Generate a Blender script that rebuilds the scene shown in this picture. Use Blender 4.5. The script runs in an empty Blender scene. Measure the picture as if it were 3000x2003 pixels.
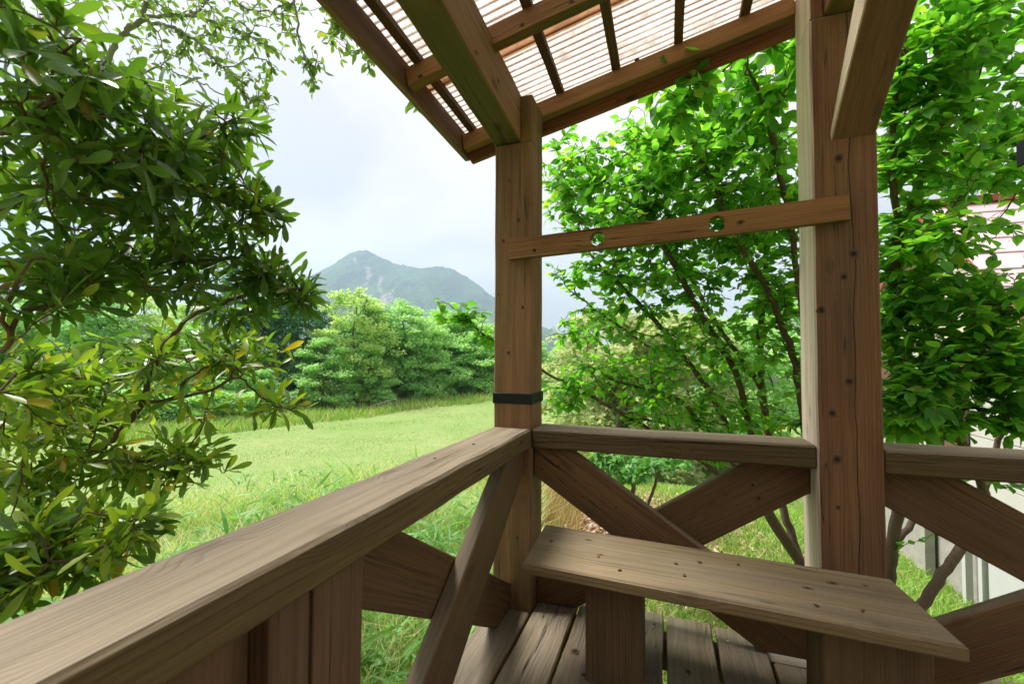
import bpy, math, random
import numpy as np
from mathutils import Matrix, Vector
random.seed(7); rng = np.random.default_rng(7)
SC = bpy.context.scene
COL = SC.collection
R = math.radians

# ------------------------------------------------------------------ camera, sky, sun, exposure
CAM = Vector((0.5102, -1.6891, 0.9816))
FW = Vector((-0.33058, 0.94321, 0.03272)); RT = Vector((0.94375, 0.33063, 0.00394)); UP = Vector((0.00710, -0.03219, 0.99946))
cd = bpy.data.cameras.new('camera'); cam = bpy.data.objects.new('camera', cd); COL.objects.link(cam)
m = Matrix.Identity(4)
for i in range(3):
    m[i][0] = RT[i]; m[i][1] = UP[i]; m[i][2] = -FW[i]; m[i][3] = CAM[i]
cam.matrix_world = m
cd.sensor_width = 36.0; cd.lens = 15.75; cd.clip_start = 0.02; cd.clip_end = 20000
cd.dof.use_dof = True; cd.dof.focus_distance = 3.2; cd.dof.aperture_fstop = 5.0
SC.camera = cam

SUN_EL, SUN_AZ = R(58), R(-85)          # azimuth measured from +Y towards +X
wd = bpy.data.worlds.new('World'); SC.world = wd; wd.use_nodes = True
nt = wd.node_tree; nt.nodes.clear()
def wn(t, **k):
    n = nt.nodes.new(t)
    for a, b in k.items(): setattr(n, a, b)
    return n
out = wn('ShaderNodeOutputWorld'); bg = wn('ShaderNodeBackground'); bg.inputs[1].default_value = 0.1
sky = wn('ShaderNodeTexSky', sky_type='NISHITA'); sky.sun_disc = False; sky.sun_elevation = SUN_EL; sky.sun_rotation = SUN_AZ
sky.air_density = 1.0; sky.dust_density = 2.0
tc = wn('ShaderNodeTexCoord'); sep = wn('ShaderNodeSeparateXYZ'); nt.links.new(tc.outputs['Generated'], sep.inputs[0])
addz = wn('ShaderNodeMath', operation='ADD'); addz.inputs[1].default_value = 0.22; nt.links.new(sep.outputs[2], addz.inputs[0])
mx = wn('ShaderNodeMath', operation='MAXIMUM'); mx.inputs[1].default_value = 0.08; nt.links.new(addz.outputs[0], mx.inputs[0])
dx = wn('ShaderNodeMath', operation='DIVIDE'); dy = wn('ShaderNodeMath', operation='DIVIDE')
nt.links.new(sep.outputs[0], dx.inputs[0]); nt.links.new(mx.outputs[0], dx.inputs[1])
nt.links.new(sep.outputs[1], dy.inputs[0]); nt.links.new(mx.outputs[0], dy.inputs[1])
cmb = wn('ShaderNodeCombineXYZ'); nt.links.new(dx.outputs[0], cmb.inputs[0]); nt.links.new(dy.outputs[0], cmb.inputs[1]); cmb.inputs[2].default_value = 12.53
nz = wn('ShaderNodeTexNoise'); nz.inputs['Scale'].default_value = 0.75; nz.inputs['Detail'].default_value = 6; nz.inputs['Roughness'].default_value = 0.52
nz.inputs['Distortion'].default_value = 0.35
nt.links.new(cmb.outputs[0], nz.inputs['Vector'])
rp = wn('ShaderNodeValToRGB'); nt.links.new(nz.outputs[0], rp.inputs[0])
rp.color_ramp.elements[0].position = 0.42; rp.color_ramp.elements[0].color = (0.73, 0.69, 0.69, 1)
rp.color_ramp.elements[1].position = 0.60; rp.color_ramp.elements[1].color = (1.06, 0.955, 0.875, 1)
cl = wn('ShaderNodeVectorMath', operation='SCALE'); cl.inputs['Scale'].default_value = 2.35; nt.links.new(rp.outputs[0], cl.inputs[0])
# overcast sky: brighter towards the zenith
zc = wn('ShaderNodeMath', operation='MAXIMUM'); zc.inputs[1].default_value = 0.0; nt.links.new(sep.outputs[2], zc.inputs[0])
zp = wn('ShaderNodeMath', operation='POWER'); zp.inputs[1].default_value = 1.3; nt.links.new(zc.outputs[0], zp.inputs[0])
zm = wn('ShaderNodeMath', operation='MULTIPLY_ADD'); zm.inputs[1].default_value = 1.5; zm.inputs[2].default_value = 1.0; nt.links.new(zp.outputs[0], zm.inputs[0])
cs = wn('ShaderNodeMath', operation='MULTIPLY'); cs.inputs[1].default_value = cl.inputs['Scale'].default_value; nt.links.new(zm.outputs[0], cs.inputs[0]); nt.links.new(cs.outputs[0], cl.inputs['Scale'])
mix = wn('ShaderNodeMix', data_type='RGBA'); mix.inputs[0].default_value = 0.94
nt.links.new(sky.outputs[0], mix.inputs[6]); nt.links.new(cl.outputs[0], mix.inputs[7]); nt.links.new(mix.outputs[2], bg.inputs[0]); nt.links.new(bg.outputs[0], out.inputs[0])

sd = bpy.data.lights.new('sun', 'SUN'); sd.energy = 2.8; sd.angle = R(22); sd.color = (1.0, 0.96, 0.9)
sun = bpy.data.objects.new('sun', sd); COL.objects.link(sun)
sv = Vector((math.sin(SUN_AZ) * math.cos(SUN_EL), math.cos(SUN_AZ) * math.cos(SUN_EL), math.sin(SUN_EL)))
sun.rotation_euler = sv.to_track_quat('Z', 'Y').to_euler(); sun.location = (0, 0, 30)
vs = SC.view_settings; vs.view_transform = 'Standard'; vs.look = 'None'; vs.exposure = 1.6; vs.gamma = 1.0; vs.use_curve_mapping = False
SC.render.engine = 'CYCLES'
cy = SC.cycles; cy.use_denoising = True; cy.max_bounces = 10; cy.diffuse_bounces = 5; cy.glossy_bounces = 3; cy.transmission_bounces = 6
cy.transparent_max_bounces = 8; cy.volume_bounces = 1; cy.sample_clamp_indirect = 6; cy.caustics_reflective = False; cy.caustics_refractive = False

# ------------------------------------------------------------------ helpers
def link(o, parent=None, root=None):
    COL.objects.link(o)
    if parent is not None:
        o.parent = parent
        top = parent
        off = Vector((0, 0, 0))
        while top is not None: off += top.location; top = top.parent
        if root != 'local': o.matrix_parent_inverse = Matrix.Translation(-off)
    return o
def thing(name, label, cat, loc=(0, 0, 0), group=None):
    o = bpy.data.objects.new(name, None); o.location = loc; o.empty_display_size = 0.2; COL.objects.link(o)
    o['label'] = label; o['category'] = cat
    if group: o['group'] = group
    return o
def np_mesh(name, V, F, mat=None, smooth=True):
    V = np.asarray(V, np.float32); F = np.asarray(F, np.int32)
    me = bpy.data.meshes.new(name); n, k = F.shape
    me.vertices.add(len(V)); me.vertices.foreach_set('co', V.ravel())
    me.loops.add(n * k); me.loops.foreach_set('vertex_index', F.ravel())
    me.polygons.add(n); me.polygons.foreach_set('loop_start', np.arange(0, n * k, k, dtype=np.int32))
    me.polygons.foreach_set('use_smooth', np.full(n, smooth, dtype=bool))
    me.update(calc_edges=True)
    if mat: me.materials.append(mat)
    return me
def py_mesh(name, V, F, mat=None, smooth=False):
    me = bpy.data.meshes.new(name); me.from_pydata([tuple(v) for v in V], [], F); me.update()
    if smooth:
        for p in me.polygons: p.use_smooth = True
    if mat: me.materials.append(mat)
    return me
def obj(name, me, parent=None, root=None):
    return link(bpy.data.objects.new(name, me), parent, root)
def struct(o, kind='structure'):
    o['kind'] = kind; return o

class NT:
    def __init__(s, name):
        s.m = bpy.data.materials.new(name); s.m.use_nodes = True; s.t = s.m.node_tree; s.t.nodes.clear()
        s.o = s.t.nodes.new('ShaderNodeOutputMaterial')
    def n(s, t, ins=None, **k):
        nd = s.t.nodes.new(t)
        for a, b in k.items(): setattr(nd, a, b)
        for a, b in (ins or {}).items(): s.set(nd.inputs[a], b)
        return nd
    def set(s, sock, v):
        if isinstance(v, bpy.types.NodeSocket): s.t.links.new(v, sock)
        elif isinstance(v, bpy.types.Node): s.t.links.new(v.outputs[0], sock)
        else:
            if sock.type == 'RGBA' and len(v) == 3: v = (*v, 1)
            sock.default_value = v
    def math(s, op, a, b=0.0, c=0.0): return s.n('ShaderNodeMath', {0: a, 1: b, 2: c}, operation=op).outputs[0]
    def vmath(s, op, a, b=(0, 0, 0)): return s.n('ShaderNodeVectorMath', {0: a, 1: b}, operation=op).outputs[0]
    def noise(s, v, scale=1.0, detail=3, rough=0.55, dist=0.0):
        return s.n('ShaderNodeTexNoise', {'Vector': v, 'Scale': scale, 'Detail': detail, 'Roughness': rough, 'Distortion': dist}).outputs[0]
    def ramp(s, f, a, b, ca=(0, 0, 0), cb=(1, 1, 1), interp='EASE'):
        r = s.n('ShaderNodeValToRGB', {0: f}); e = r.color_ramp.elements; r.color_ramp.interpolation = interp
        e[0].position = a; e[0].color = (*ca, 1); e[1].position = b; e[1].color = (*cb, 1); return r.outputs[0]
    def mr(s, f, a, b, c=0.0, d=1.0):
        return s.n('ShaderNodeMapRange', {0: f, 1: a, 2: b, 3: c, 4: d}, interpolation_type='SMOOTHSTEP').outputs[0]
    def mix(s, f, a, b, blend='MIX'):
        n = s.n('ShaderNodeMix', {0: f, 6: a, 7: b}, data_type='RGBA', blend_type=blend); return n.outputs[2]
    def bsdf(s, color, rough=0.7, normal=None, **k):
        b = s.n('ShaderNodeBsdfPrincipled', {'Base Color': color, 'Roughness': rough})
        if normal is not None: s.set(b.inputs['Normal'], normal)
        for a, v in k.items(): s.set(b.inputs[a.replace('_', ' ')], v)
        return b.outputs[0]
    def done(s, sh): s.t.links.new(sh, s.o.inputs[0]); return s.m

def wood(name, light, dark, grey=(0.30, 0.275, 0.24), top=0.6, base_grey=0.1, moss=0.1, ring=0.0085, knots=0.5, left=0.0, check=0.0, foot=0.0, under_moss=0.0, fibre=1.0, check_side=None):
    N = NT(name)
    co = N.n('ShaderNodeTexCoord').outputs['Object']; rnd = N.n('ShaderNodeObjectInfo').outputs['Random']
    off = N.vmath('SCALE', (17.3, 9.1, 5.7)); N.set(off.node.inputs['Scale'], rnd)
    v = N.vmath('ADD', co, off)
    def sc(x, y, z): return N.vmath('MULTIPLY', v, (x, y, z))
    # knots
    vor = N.n('ShaderNodeTexVoronoi', {'Vector': sc(4.2, 8.0, 8.0), 'Scale': 1.0, 'Randomness': 1.0}); kd = vor.outputs['Distance']
    km = N.mr(kd, 0.07, 0.15, 1, 0); khalo = N.mr(kd, 0.10, 0.42, 1, 0)
    # rings round a pith outside the piece
    wob = N.math('SUBTRACT', N.noise(sc(0.9, 5, 5), 1.0, 2, 0.5), 0.5)
    wob2 = N.math('SUBTRACT', N.noise(sc(2.2, 16, 16), 1.0, 2, 0.5), 0.5)
    s = N.n('ShaderNodeSeparateXYZ', {0: co})
    yy = N.math('ADD', s.outputs[1], N.math('MULTIPLY', N.math('SUBTRACT', rnd, 0.5), 0.30))
    zz = N.math('ADD', s.outputs[2], N.math('ADD', 0.05, N.math('MULTIPLY', rnd, 0.08)))
    d = N.math('SQRT', N.math('ADD', N.math('MULTIPLY', yy, yy), N.math('MULTIPLY', zz, zz)))
    d = N.math('ADD', d, N.math('MULTIPLY', wob, 0.040)); d = N.math('ADD', d, N.math('MULTIPLY', wob2, 0.006))
    d = N.math('ADD', d, N.math('MULTIPLY', khalo, 0.012 * (1 if knots > 0 else 0)))
    sn = N.math('SINE', N.math('MULTIPLY', d, 6.2832 / ring))
    late = N.mr(sn, 0.1, 1.0)
    fib = N.noise(sc(5, 210, 210), 1.0, 3, 0.6); fib2 = N.noise(sc(1.6, 60, 60), 1.0, 3, 0.6)
    blot = N.noise(sc(1.3, 8, 8), 1.0, 3, 0.55); blot2 = N.noise(sc(2.1, 14, 14), 1.0, 2, 0.5)
    late = N.math('MULTIPLY', late, N.mr(blot2, 0.3, 0.65, 0.25, 1.0))
    c = N.mix(N.math('MULTIPLY', late, 0.42), light, dark)
    c = N.mix(N.mr(fib2, 0.40, 0.70, 0, 0.55), c, dark); c = N.mix(N.mr(fib, 0.45, 0.75, 0, 0.35), c, tuple(0.6 * a for a in dark))
    c = N.mix(N.mr(blot, 0.35, 0.75, 0.0, 0.5), c, tuple(0.62 * a for a in dark))
    hue = N.n('ShaderNodeHueSaturation', {'Color': c, 'Saturation': 1.0, 'Value': N.math('ADD', 0.82, N.math('MULTIPLY', N.math('FRACT', N.math('MULTIPLY', rnd, 7.31)), 0.36))})
    c = hue.outputs[0]
    # weathering: sun- and rain-bleached faces; left-face mask also paints in open-sky light
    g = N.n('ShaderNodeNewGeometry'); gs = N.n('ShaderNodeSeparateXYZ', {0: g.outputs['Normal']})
    wn_ = N.noise(sc(1.1, 11, 11), 1.0, 4, 0.6)
    wz = N.math('MULTIPLY', N.mr(gs.outputs[2], 0.4, 0.9), top)
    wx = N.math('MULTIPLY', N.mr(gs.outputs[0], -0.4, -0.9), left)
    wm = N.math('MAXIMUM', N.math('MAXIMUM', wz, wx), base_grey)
    wm = N.math('MULTIPLY', wm, N.mr(wn_, 0.2, 0.6, 0.55, 1.15))
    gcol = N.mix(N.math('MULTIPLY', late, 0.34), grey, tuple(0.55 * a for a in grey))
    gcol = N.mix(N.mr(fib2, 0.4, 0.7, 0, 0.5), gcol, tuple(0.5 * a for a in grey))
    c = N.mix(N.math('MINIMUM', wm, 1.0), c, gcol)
    mn = N.noise(sc(1.5, 6, 6), 1.0, 4, 0.6)
    mm = N.mr(mn, 0.5, 0.75, 0, moss)
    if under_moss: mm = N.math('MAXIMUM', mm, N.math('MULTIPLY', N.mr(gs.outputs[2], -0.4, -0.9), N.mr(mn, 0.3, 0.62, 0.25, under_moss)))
    if foot: mm = N.math('MAXIMUM', mm, N.math('MULTIPLY', N.mr(s.outputs[0], 1.35, 0.35), N.mr(mn, 0.3, 0.65, 0.0, foot)))
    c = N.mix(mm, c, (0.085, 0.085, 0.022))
    if knots: c = N.mix(N.math('MULTIPLY', khalo, 0.30 * knots), c, tuple(0.55 * a for a in dark)); c = N.mix(N.math('MULTIPLY', km, 0.9 * knots), c, (0.03, 0.016, 0.009))
    # drying cracks
    cr = N.noise(sc(0.7, 34, 34), 1.0, 2, 0.5); crm = N.mr(N.math('ABSOLUTE', N.math('SUBTRACT', cr, 0.5)), 0.0, 0.012, 1, 0)
    crm = N.math('MULTIPLY', crm, N.mr(N.noise(sc(0.9, 7, 7), 1.0, 2, 0.5), 0.52, 0.62))
    if check:
        wv = N.math('MULTIPLY', N.math('SUBTRACT', N.noise(N.vmath('MULTIPLY', co, (2.6, 0, 0)), 1.0, 3, 0.5), 0.5), 0.05)
        ck = N.math('ABSOLUTE', N.math('SUBTRACT', N.math('SUBTRACT', s.outputs[1], wv), check))
        crm = N.math('MAXIMUM', crm, N.math('MULTIPLY', N.mr(ck, 0.0006, 0.0022, 1, 0), N.mr(N.math('ABSOLUTE', s.outputs[2]), 0.05, 0.06)))
    if check_side is not None:
        wv = N.math('MULTIPLY', N.math('SUBTRACT', N.noise(N.vmath('MULTIPLY', co, (1.6, 0, 0)), 1.0, 3, 0.5), 0.5), 0.03)
        ck = N.math('ABSOLUTE', N.math('SUBTRACT', N.math('SUBTRACT', s.outputs[2], wv), check_side))
        crm = N.math('MAXIMUM', crm, N.math('MULTIPLY', N.mr(ck, 0.0006, 0.0022, 1, 0), N.mr(N.math('ABSOLUTE', s.outputs[1]), 0.03, 0.04)))
    c = N.mix(N.math('MULTIPLY', crm, 0.85), c, (0.012, 0.008, 0.005))
    hgt = N.math('ADD', N.math('MULTIPLY', late, 0.5), N.math('MULTIPLY', fib, 0.9)); hgt = N.math('SUBTRACT', hgt, N.math('MULTIPLY', crm, 3.0))
    hgt = N.math('SUBTRACT', hgt, N.math('MULTIPLY', km, 0.6 if knots else 0.0))
    bp = N.n('ShaderNodeBump', {'Height': hgt, 'Strength': 0.42 * fibre, 'Distance': 0.004})
    return N.done(N.bsdf(c, N.mr(fib, 0.3, 0.7, 0.62, 0.85), bp.outputs[0], Specular_IOR_Level=0.3))

def plain(name, c, rough=0.7, noise=0.0, nscale=8.0, spec=0.4, bump=0.0, metallic=0.0):
    N = NT(name); col = c
    co = N.n('ShaderNodeTexCoord').outputs['Object']
    f = N.noise(co, nscale, 5, 0.6)
    if noise: col = N.mix(N.mr(f, 0.3, 0.7, 0, noise), c, tuple(0.45 * a for a in c))
    nrm = N.n('ShaderNodeBump', {'Height': f, 'Strength': bump, 'Distance': 0.01}).outputs[0] if bump else None
    return N.done(N.bsdf(col, rough, nrm, Specular_IOR_Level=spec, Metallic=metallic))

def leafmat(name, a, b, c3=None, p3=0.1, trans=0.4, rough=0.4, spec=0.4, tcol=None, holes=False):
    N = NT(name)
    i1 = N.n('ShaderNodeNewGeometry').outputs['Random Per Island']; i2 = N.n('ShaderNodeObjectInfo').outputs['Random']
    f = N.math('FRACT', N.math('ADD', i1, i2)); f2 = N.math('FRACT', N.math('MULTIPLY', f, 13.7))
    col = N.mix(f, a, b)
    if c3: col = N.mix(N.mr(f2, 1 - p3 - 0.02, 1 - p3 + 0.02), col, c3)
    pr = N.bsdf(col, rough, None, Specular_IOR_Level=spec)
    tc_ = N.mix(1.0, col, tcol or (1.25, 1.35, 0.6), 'MULTIPLY')
    tr = N.n('ShaderNodeBsdfTranslucent', {'Color': tc_}).outputs[0]
    ms = N.n('ShaderNodeMixShader', {0: trans, 1: pr, 2: tr})
    return N.done(ms.outputs[0])

def frame(xd, up=(0, 0, 1)):
    x = Vector(xd).normalized(); u = Vector(up)
    y = u.cross(x)
    if y.length < 1e-4: y = Vector((1, 0, 0)) if abs(x.z) > .9 else Vector((0, 1, 0))
    y.normalize(); z = x.cross(y).normalized()
    return Matrix(((x.x, y.x, z.x), (x.y, y.y, z.y), (x.z, y.z, z.z)))
def prism(name, poly, thick, along, mat, parent, bev=0.004):
    """planar polygon (world pts) pushed by the vector thick; local X runs along the grain; arrises chamfered"""
    P = [Vector(q) for q in poly]; T = Vector(thick); n = T.normalized()
    cen = sum(P, Vector()) / len(P)
    nrm = (P[1] - P[0]).cross(P[2] - P[1])
    if nrm.dot(T) > 0: P = P[::-1]
    k = len(P)
    def inset(b):
        r = []
        for i in range(k):
            a, q, c = P[i - 1], P[i], P[(i + 1) % k]
            e1 = (q - a).normalized(); e2 = (c - q).normalized()
            m1 = e1.cross(n).normalized(); m2 = e2.cross(n).normalized()
            if m1.dot(cen - q) < 0: m1 = -m1
            if m2.dot(cen - q) < 0: m2 = -m2
            s_ = (m1 + m2); r.append(q + s_ / max(0.3, 1 + m1.dot(m2)) * b)
        return r
    I = inset(bev); O = P
    rings = [I, [q + n * bev for q in O], [q + T - n * bev for q in O], [q + T for q in I]]
    V = [q for rg in rings for q in rg]
    M = frame(along, n if abs(Vector(along).normalized().dot(n)) < .9 else (0, 0, 1)); org = cen
    Mi = M.transposed(); V = [Mi @ (q - org) for q in V]
    F = [tuple(range(k)), tuple(reversed(range(3 * k, 4 * k)))]
    for j in range(3):
        for i in range(k):
            a = j * k + i; b = j * k + (i + 1) % k
            F.append((b, a, a + k, b + k))
    me = py_mesh(name, V, F, mat)
    o = obj(name, me, parent)
    o.matrix_basis = Matrix.Translation(org) @ M.to_4x4()
    return o
def timber(name, a, b, wy, hz, mat, parent, up=(0, 0, 1), bev=0.005, wav=0.0012):
    """sawn timber from a to b (axis of the piece), wy wide, hz high, eased arrises, slightly uneven"""
    a = Vector(a); b = Vector(b); Lh = (b - a).length; M = frame(b - a, up)
    y, z = wy / 2, hz / 2
    prof = [(-y + bev, -z), (y - bev, -z), (y, -z + bev), (y, z - bev), (y - bev, z), (-y + bev, z), (-y, z - bev), (-y, -z + bev)]
    ns = max(2, int(Lh / 0.12)); V = []; F = []
    xs = [0, bev] + [bev + (Lh - 2 * bev) * i / ns for i in range(1, ns)] + [Lh - bev, Lh]
    for j, x in enumerate(xs):
        s_ = 1 - bev / min(y, z) * 0.8 if j in (0, len(xs) - 1) else 1
        jx, jy = random.uniform(-wav, wav), random.uniform(-wav, wav)
        if j < 2 or j > len(xs) - 3: jx = jy = 0
        V += [(x, p[0] * s_ + jx + (random.uniform(-.4, .4) * wav), p[1] * s_ + jy + random.uniform(-.4, .4) * wav) for p in prof]
    for j in range(len(xs) - 1):
        for i in range(8): F.append((j * 8 + i, j * 8 + (i + 1) % 8, j * 8 + 8 + (i + 1) % 8, j * 8 + 8 + i))
    F.append(tuple(reversed(range(8)))); F.append(tuple(range(len(V) - 8, len(V))))
    F = [f[::-1] for f in F]
    o = obj(name, py_mesh(name, V, F, mat), parent)
    o.matrix_basis = Matrix.Translation(a) @ M.to_4x4()
    return o
def clip(poly, x0, x1, z0, z1):
    def cut(P, f):
        r = []
        for i in range(len(P)):
            a, b = P[i], P[(i + 1) % len(P)]; fa, fb = f(a), f(b)
            if fa >= 0: r.append(a)
            if fa * fb < 0: t = fa / (fa - fb); r.append((a[0] + t * (b[0] - a[0]), a[1] + t * (b[1] - a[1])))
        return r
    for f in (lambda q: q[0] - x0, lambda q: x1 - q[0], lambda q: q[1] - z0, lambda q: z1 - q[1]): poly = cut(poly, f)
    r = []
    for q in poly:
        if not r or math.hypot(q[0] - r[-1][0], q[1] - r[-1][1]) > 1e-3: r.append(q)
    return r
def box(name, c0, c1, mat, parent, bev=0.003):
    (x0, y0, z0), (x1, y1, z1) = c0, c1
    return prism(name, [(x0, y0, z0), (x1, y0, z0), (x1, y1, z0), (x0, y1, z0)], (0, 0, z1 - z0), (1, 0, 0) if x1 - x0 > y1 - y0 else (0, 1, 0), mat, parent, bev)

# ------------------------------------------------------------------ terrain height
def hnoise(x, y, s, seed=0):
    return (np.sin(x / s * 1.7 + seed) * np.cos(y / s * 1.3 - seed * 2) + np.sin((x + y) / s * 0.9 + seed * 3) * 0.6 + np.cos((x - 0.6 * y) / s * 2.3 + seed) * 0.4) / 2
def gz(x, y):
    x = np.asarray(x, float); y = np.asarray(y, float)
    r = np.hypot(np.maximum(np.abs(x - 0.6) - 0.9, 0), np.maximum(np.abs(y + 1.0) - 1.3, 0))
    t = np.clip((r - 2.6) / 9.5, 0, 1); t = t * t * (3 - 2 * t)
    z = -0.50 - 0.05 * np.minimum(r, 3) - 1.80 * t - 0.36 * np.clip(x - 1.2, 0, 3.0) * np.clip(1 - t, 0, 1) * np.clip(y / 2, 0, 1)
    z = z + 0.05 * hnoise(x, y, 1.7, 1) * np.clip(r / 3, 0, 1) + 0.10 * hnoise(x, y, 7.0, 2) * np.clip((r - 2) / 8, 0, 1)
    far = np.clip((r - 55) / 400, 0, 1); z = z + far * 1.0
    return z

exec_marker = 0
# ------------------------------------------------------------------ ground
N = NT('meadow_ground')
co = N.n('ShaderNodeTexCoord').outputs['Object']
n1 = N.noise(co, 0.22, 6, 0.65); n2 = N.noise(co, 1.6, 6, 0.7); n3 = N.noise(co, 24.0, 4, 0.7)
c = N.mix(N.mr(n1, 0.3, 0.7), (0.17, 0.27, 0.075), (0.24, 0.30, 0.115))
c = N.mix(N.mr(n2, 0.4, 0.75, 0, 0.6), c, (0.13, 0.23, 0.055))
c = N.mix(N.mr(n3, 0.45, 0.75, 0, 0.5), c, (0.27, 0.27, 0.11))
s = N.n('ShaderNodeSeparateXYZ', {0: co})
rr = N.n('ShaderNodeVectorMath', {0: N.vmath('SUBTRACT', co, (0.2, -0.6, 0))}, operation='LENGTH').outputs['Value']
rr2 = N.n('ShaderNodeVectorMath', {0: N.vmath('MULTIPLY', N.vmath('SUBTRACT', co, (-0.3, 2.9, -0.7)), (1, 1, 0))}, operation='LENGTH').outputs['Value']
soil = N.math('MULTIPLY', N.math('MAXIMUM', N.mr(rr, 3.0, 1.6), N.mr(rr2, 2.2, 1.0)), N.mr(n2, 0.3, 0.55, 0.5, 1.0))
c = N.mix(soil, c, N.mix(n3, (0.17, 0.11, 0.065), (0.33, 0.24, 0.155)))
c = N.mix(N.mr(rr, 42, 60), c, (0.035, 0.06, 0.02))
bp = N.n('ShaderNodeBump', {'Height': n3, 'Strength': 0.1, 'Distance': 0.02})
M_GROUND = N.done(N.bsdf(c, 0.95, bp.outputs[0], Specular_IOR_Level=0.1))
na = 180; rad = np.concatenate([np.linspace(0, 14, 50), np.geomspace(14.6, 6000, 60)])
A = np.linspace(0, 2 * np.pi, na, endpoint=False)
gx = 0.5 + rad[:, None] * np.cos(A); gy = -1.0 + rad[:, None] * np.sin(A)
V = np.stack([gx, gy, gz(gx, gy)], -1).reshape(-1, 3)
i = np.arange(len(rad) - 1)[:, None] * na; j = np.arange(na)[None]; j2 = (j + 1) % na
F = np.stack([i + j, i + na + j, i + na + j2, i + j2], -1).reshape(-1, 4)[:, ::-1][:, ::-1]
struct(obj('ground', np_mesh('ground', V, F, M_GROUND)))

# ------------------------------------------------------------------ mountain
def vnoise(x, y, seed):
    r_ = np.random.default_rng(seed).random((256, 256))
    xi = np.floor(x).astype(int); yi = np.floor(y).astype(int); fx = x - xi; fy = y - yi
    fx = fx * fx * (3 - 2 * fx); fy = fy * fy * (3 - 2 * fy); g = lambda a, b: r_[a % 256, b % 256]
    return (g(xi, yi) * (1 - fx) + g(xi + 1, yi) * fx) * (1 - fy) + (g(xi, yi + 1) * (1 - fx) + g(xi + 1, yi + 1) * fx) * fy
def fbm(x, y, o=5, seed=0, ridged=False):
    r_ = 0; a = .5
    for k in range(o):
        n_ = vnoise(x * 2 ** k + 17 * k, y * 2 ** k + 31 * k, seed + k)
        if ridged: n_ = 1 - abs(2 * n_ - 1)
        r_ = r_ + a * n_; a *= .5
    return r_
N = NT('forested_slope')
co = N.n('ShaderNodeTexCoord').outputs['Object']
n1 = N.noise(co, 0.006, 5, 0.6); n2 = N.n('ShaderNodeTexVoronoi', {'Vector': co, 'Scale': 0.07}).outputs['Distance']
c = N.mix(N.mr(n1, 0.35, 0.7), (0.022, 0.062, 0.02), (0.06, 0.125, 0.03))
c = N.mix(N.mr(n2, 0.1, 0.9, 0, 0.7), c, (0.018, 0.04, 0.016))
at = N.n('ShaderNodeAttribute', attribute_name='scar').outputs['Fac']
c = N.mix(N.math('MULTIPLY', at, N.mr(N.noise(co, 0.05, 4, 0.7), 0.32, 0.55)), c, (0.30, 0.25, 0.215))
bp = N.n('ShaderNodeBump', {'Height': n2, 'Strength': 0.7, 'Distance': 8.0})
M_MOUNT = N.done(N.bsdf(c, 0.95, bp.outputs[0], Specular_IOR_Level=0.05))
f0 = np.array([-0.3308, 0.9437]); r0 = np.array([0.9437, 0.3308])
def mountain(name, D, prof, depth, seed, nx, ny, scars=(), amp=.10):
    lx = np.array([(q[0] - 1174) / 1027 * D for q in prof]); hz = np.array([(819 - q[1]) / 1027 * D for q in prof])
    s_ = np.linspace(lx[0], lx[-1], nx); t = np.linspace(-1, 1, ny); S, T = np.meshgrid(s_, t, indexing='ij')
    # smooth profile
    pr = np.interp(s_, lx, hz); kk = np.ones(3) / 3; pr = np.convolve(np.pad(pr, 1, 'edge'), kk, 'valid')
    P = pr[:, None]; env = np.clip(1 - np.abs(T), 0, 1) ** 1.3
    wx = S / 260 + 0.9 * fbm(S / 300, T * 3, 3, seed + 9); wy = T * depth / 700
    gul = fbm(wx * 1.6, wy * .7, 5, seed, True) - .55
    h = P * env + gul * P * amp * 5.0 * env * (1 - env) * 2.2 + (fbm(S / 120, T * depth / 120, 5, seed + 3) - .5) * 60 * env * (1 - .75 * env)
    h = h + (vnoise(S / 13, T * depth / 13, seed + 5)) * 12 * np.clip(env * 4, 0, 1) - 6
    sc = np.zeros_like(S)
    for (sx, sy0, sy1, w0) in scars:
        cx = (sx - 1174) / 1027 * D; e0 = (819 - sy0) / 1027 * D; e1 = (819 - sy1) / 1027 * D
        wob_ = (fbm(h / 90 + sx, S * 0 + 3, 3, seed + 7) - .45) * 90 + (e0 - h) * 0.12
        m_ = np.clip(1.5 - np.abs(S - cx * (D + T * depth) / D - wob_) / (w0 * (0.5 + 1.0 * vnoise(h / 40, S * 0 + sx, 4))), 0, 1) * np.clip((e0 - h) / 25, 0, 1) * np.clip((h - e1) / 25, 0, 1)
        sc = np.maximum(sc, m_ * (T < 0))
    X = CAM.x + S * r0[0] + (D + T * depth) * f0[0]; Y = CAM.y + S * r0[1] + (D + T * depth) * f0[1]
    V = np.stack([X, Y, h - 6], -1).reshape(-1, 3)
    i = np.arange(nx - 1)[:, None] * ny; j = np.arange(ny - 1)[None]
    F = np.stack([i + j, i + ny + j, i + ny + j + 1, i + j + 1], -1).reshape(-1, 4)
    me = np_mesh(name, V, F, M_MOUNT); a_ = me.attributes.new('scar', 'FLOAT', 'POINT'); a_.data.foreach_set('value', sc.ravel().astype(np.float32))
    return struct(obj(name, me))
MTN = [(60, 812), (300, 790), (450, 745), (560, 705), (640, 664), (690, 643), (750, 612), (788, 586), (812, 575), (837, 570), (862, 583), (903, 604), (965, 612), (1006, 605), (1030, 612), (1056, 625), (1090, 648), (1131, 676), (1180, 712), (1230, 742), (1340, 785), (1500, 812)]
mountain('mountain', 2600, MTN, 1100, 3, 330, 200, [(838, 618, 735, 9), (862, 640, 700, 7), (890, 690, 740, 14), (815, 596, 625, 6), (905, 680, 720, 6)])
mountain('hill', 1700, [(1150, 815), (1210, 775), (1245, 755), (1280, 768), (1330, 780), (1420, 790), (1700, 800), (2200, 806), (2600, 815)], 500, 21, 120, 60, amp=.06)

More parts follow.
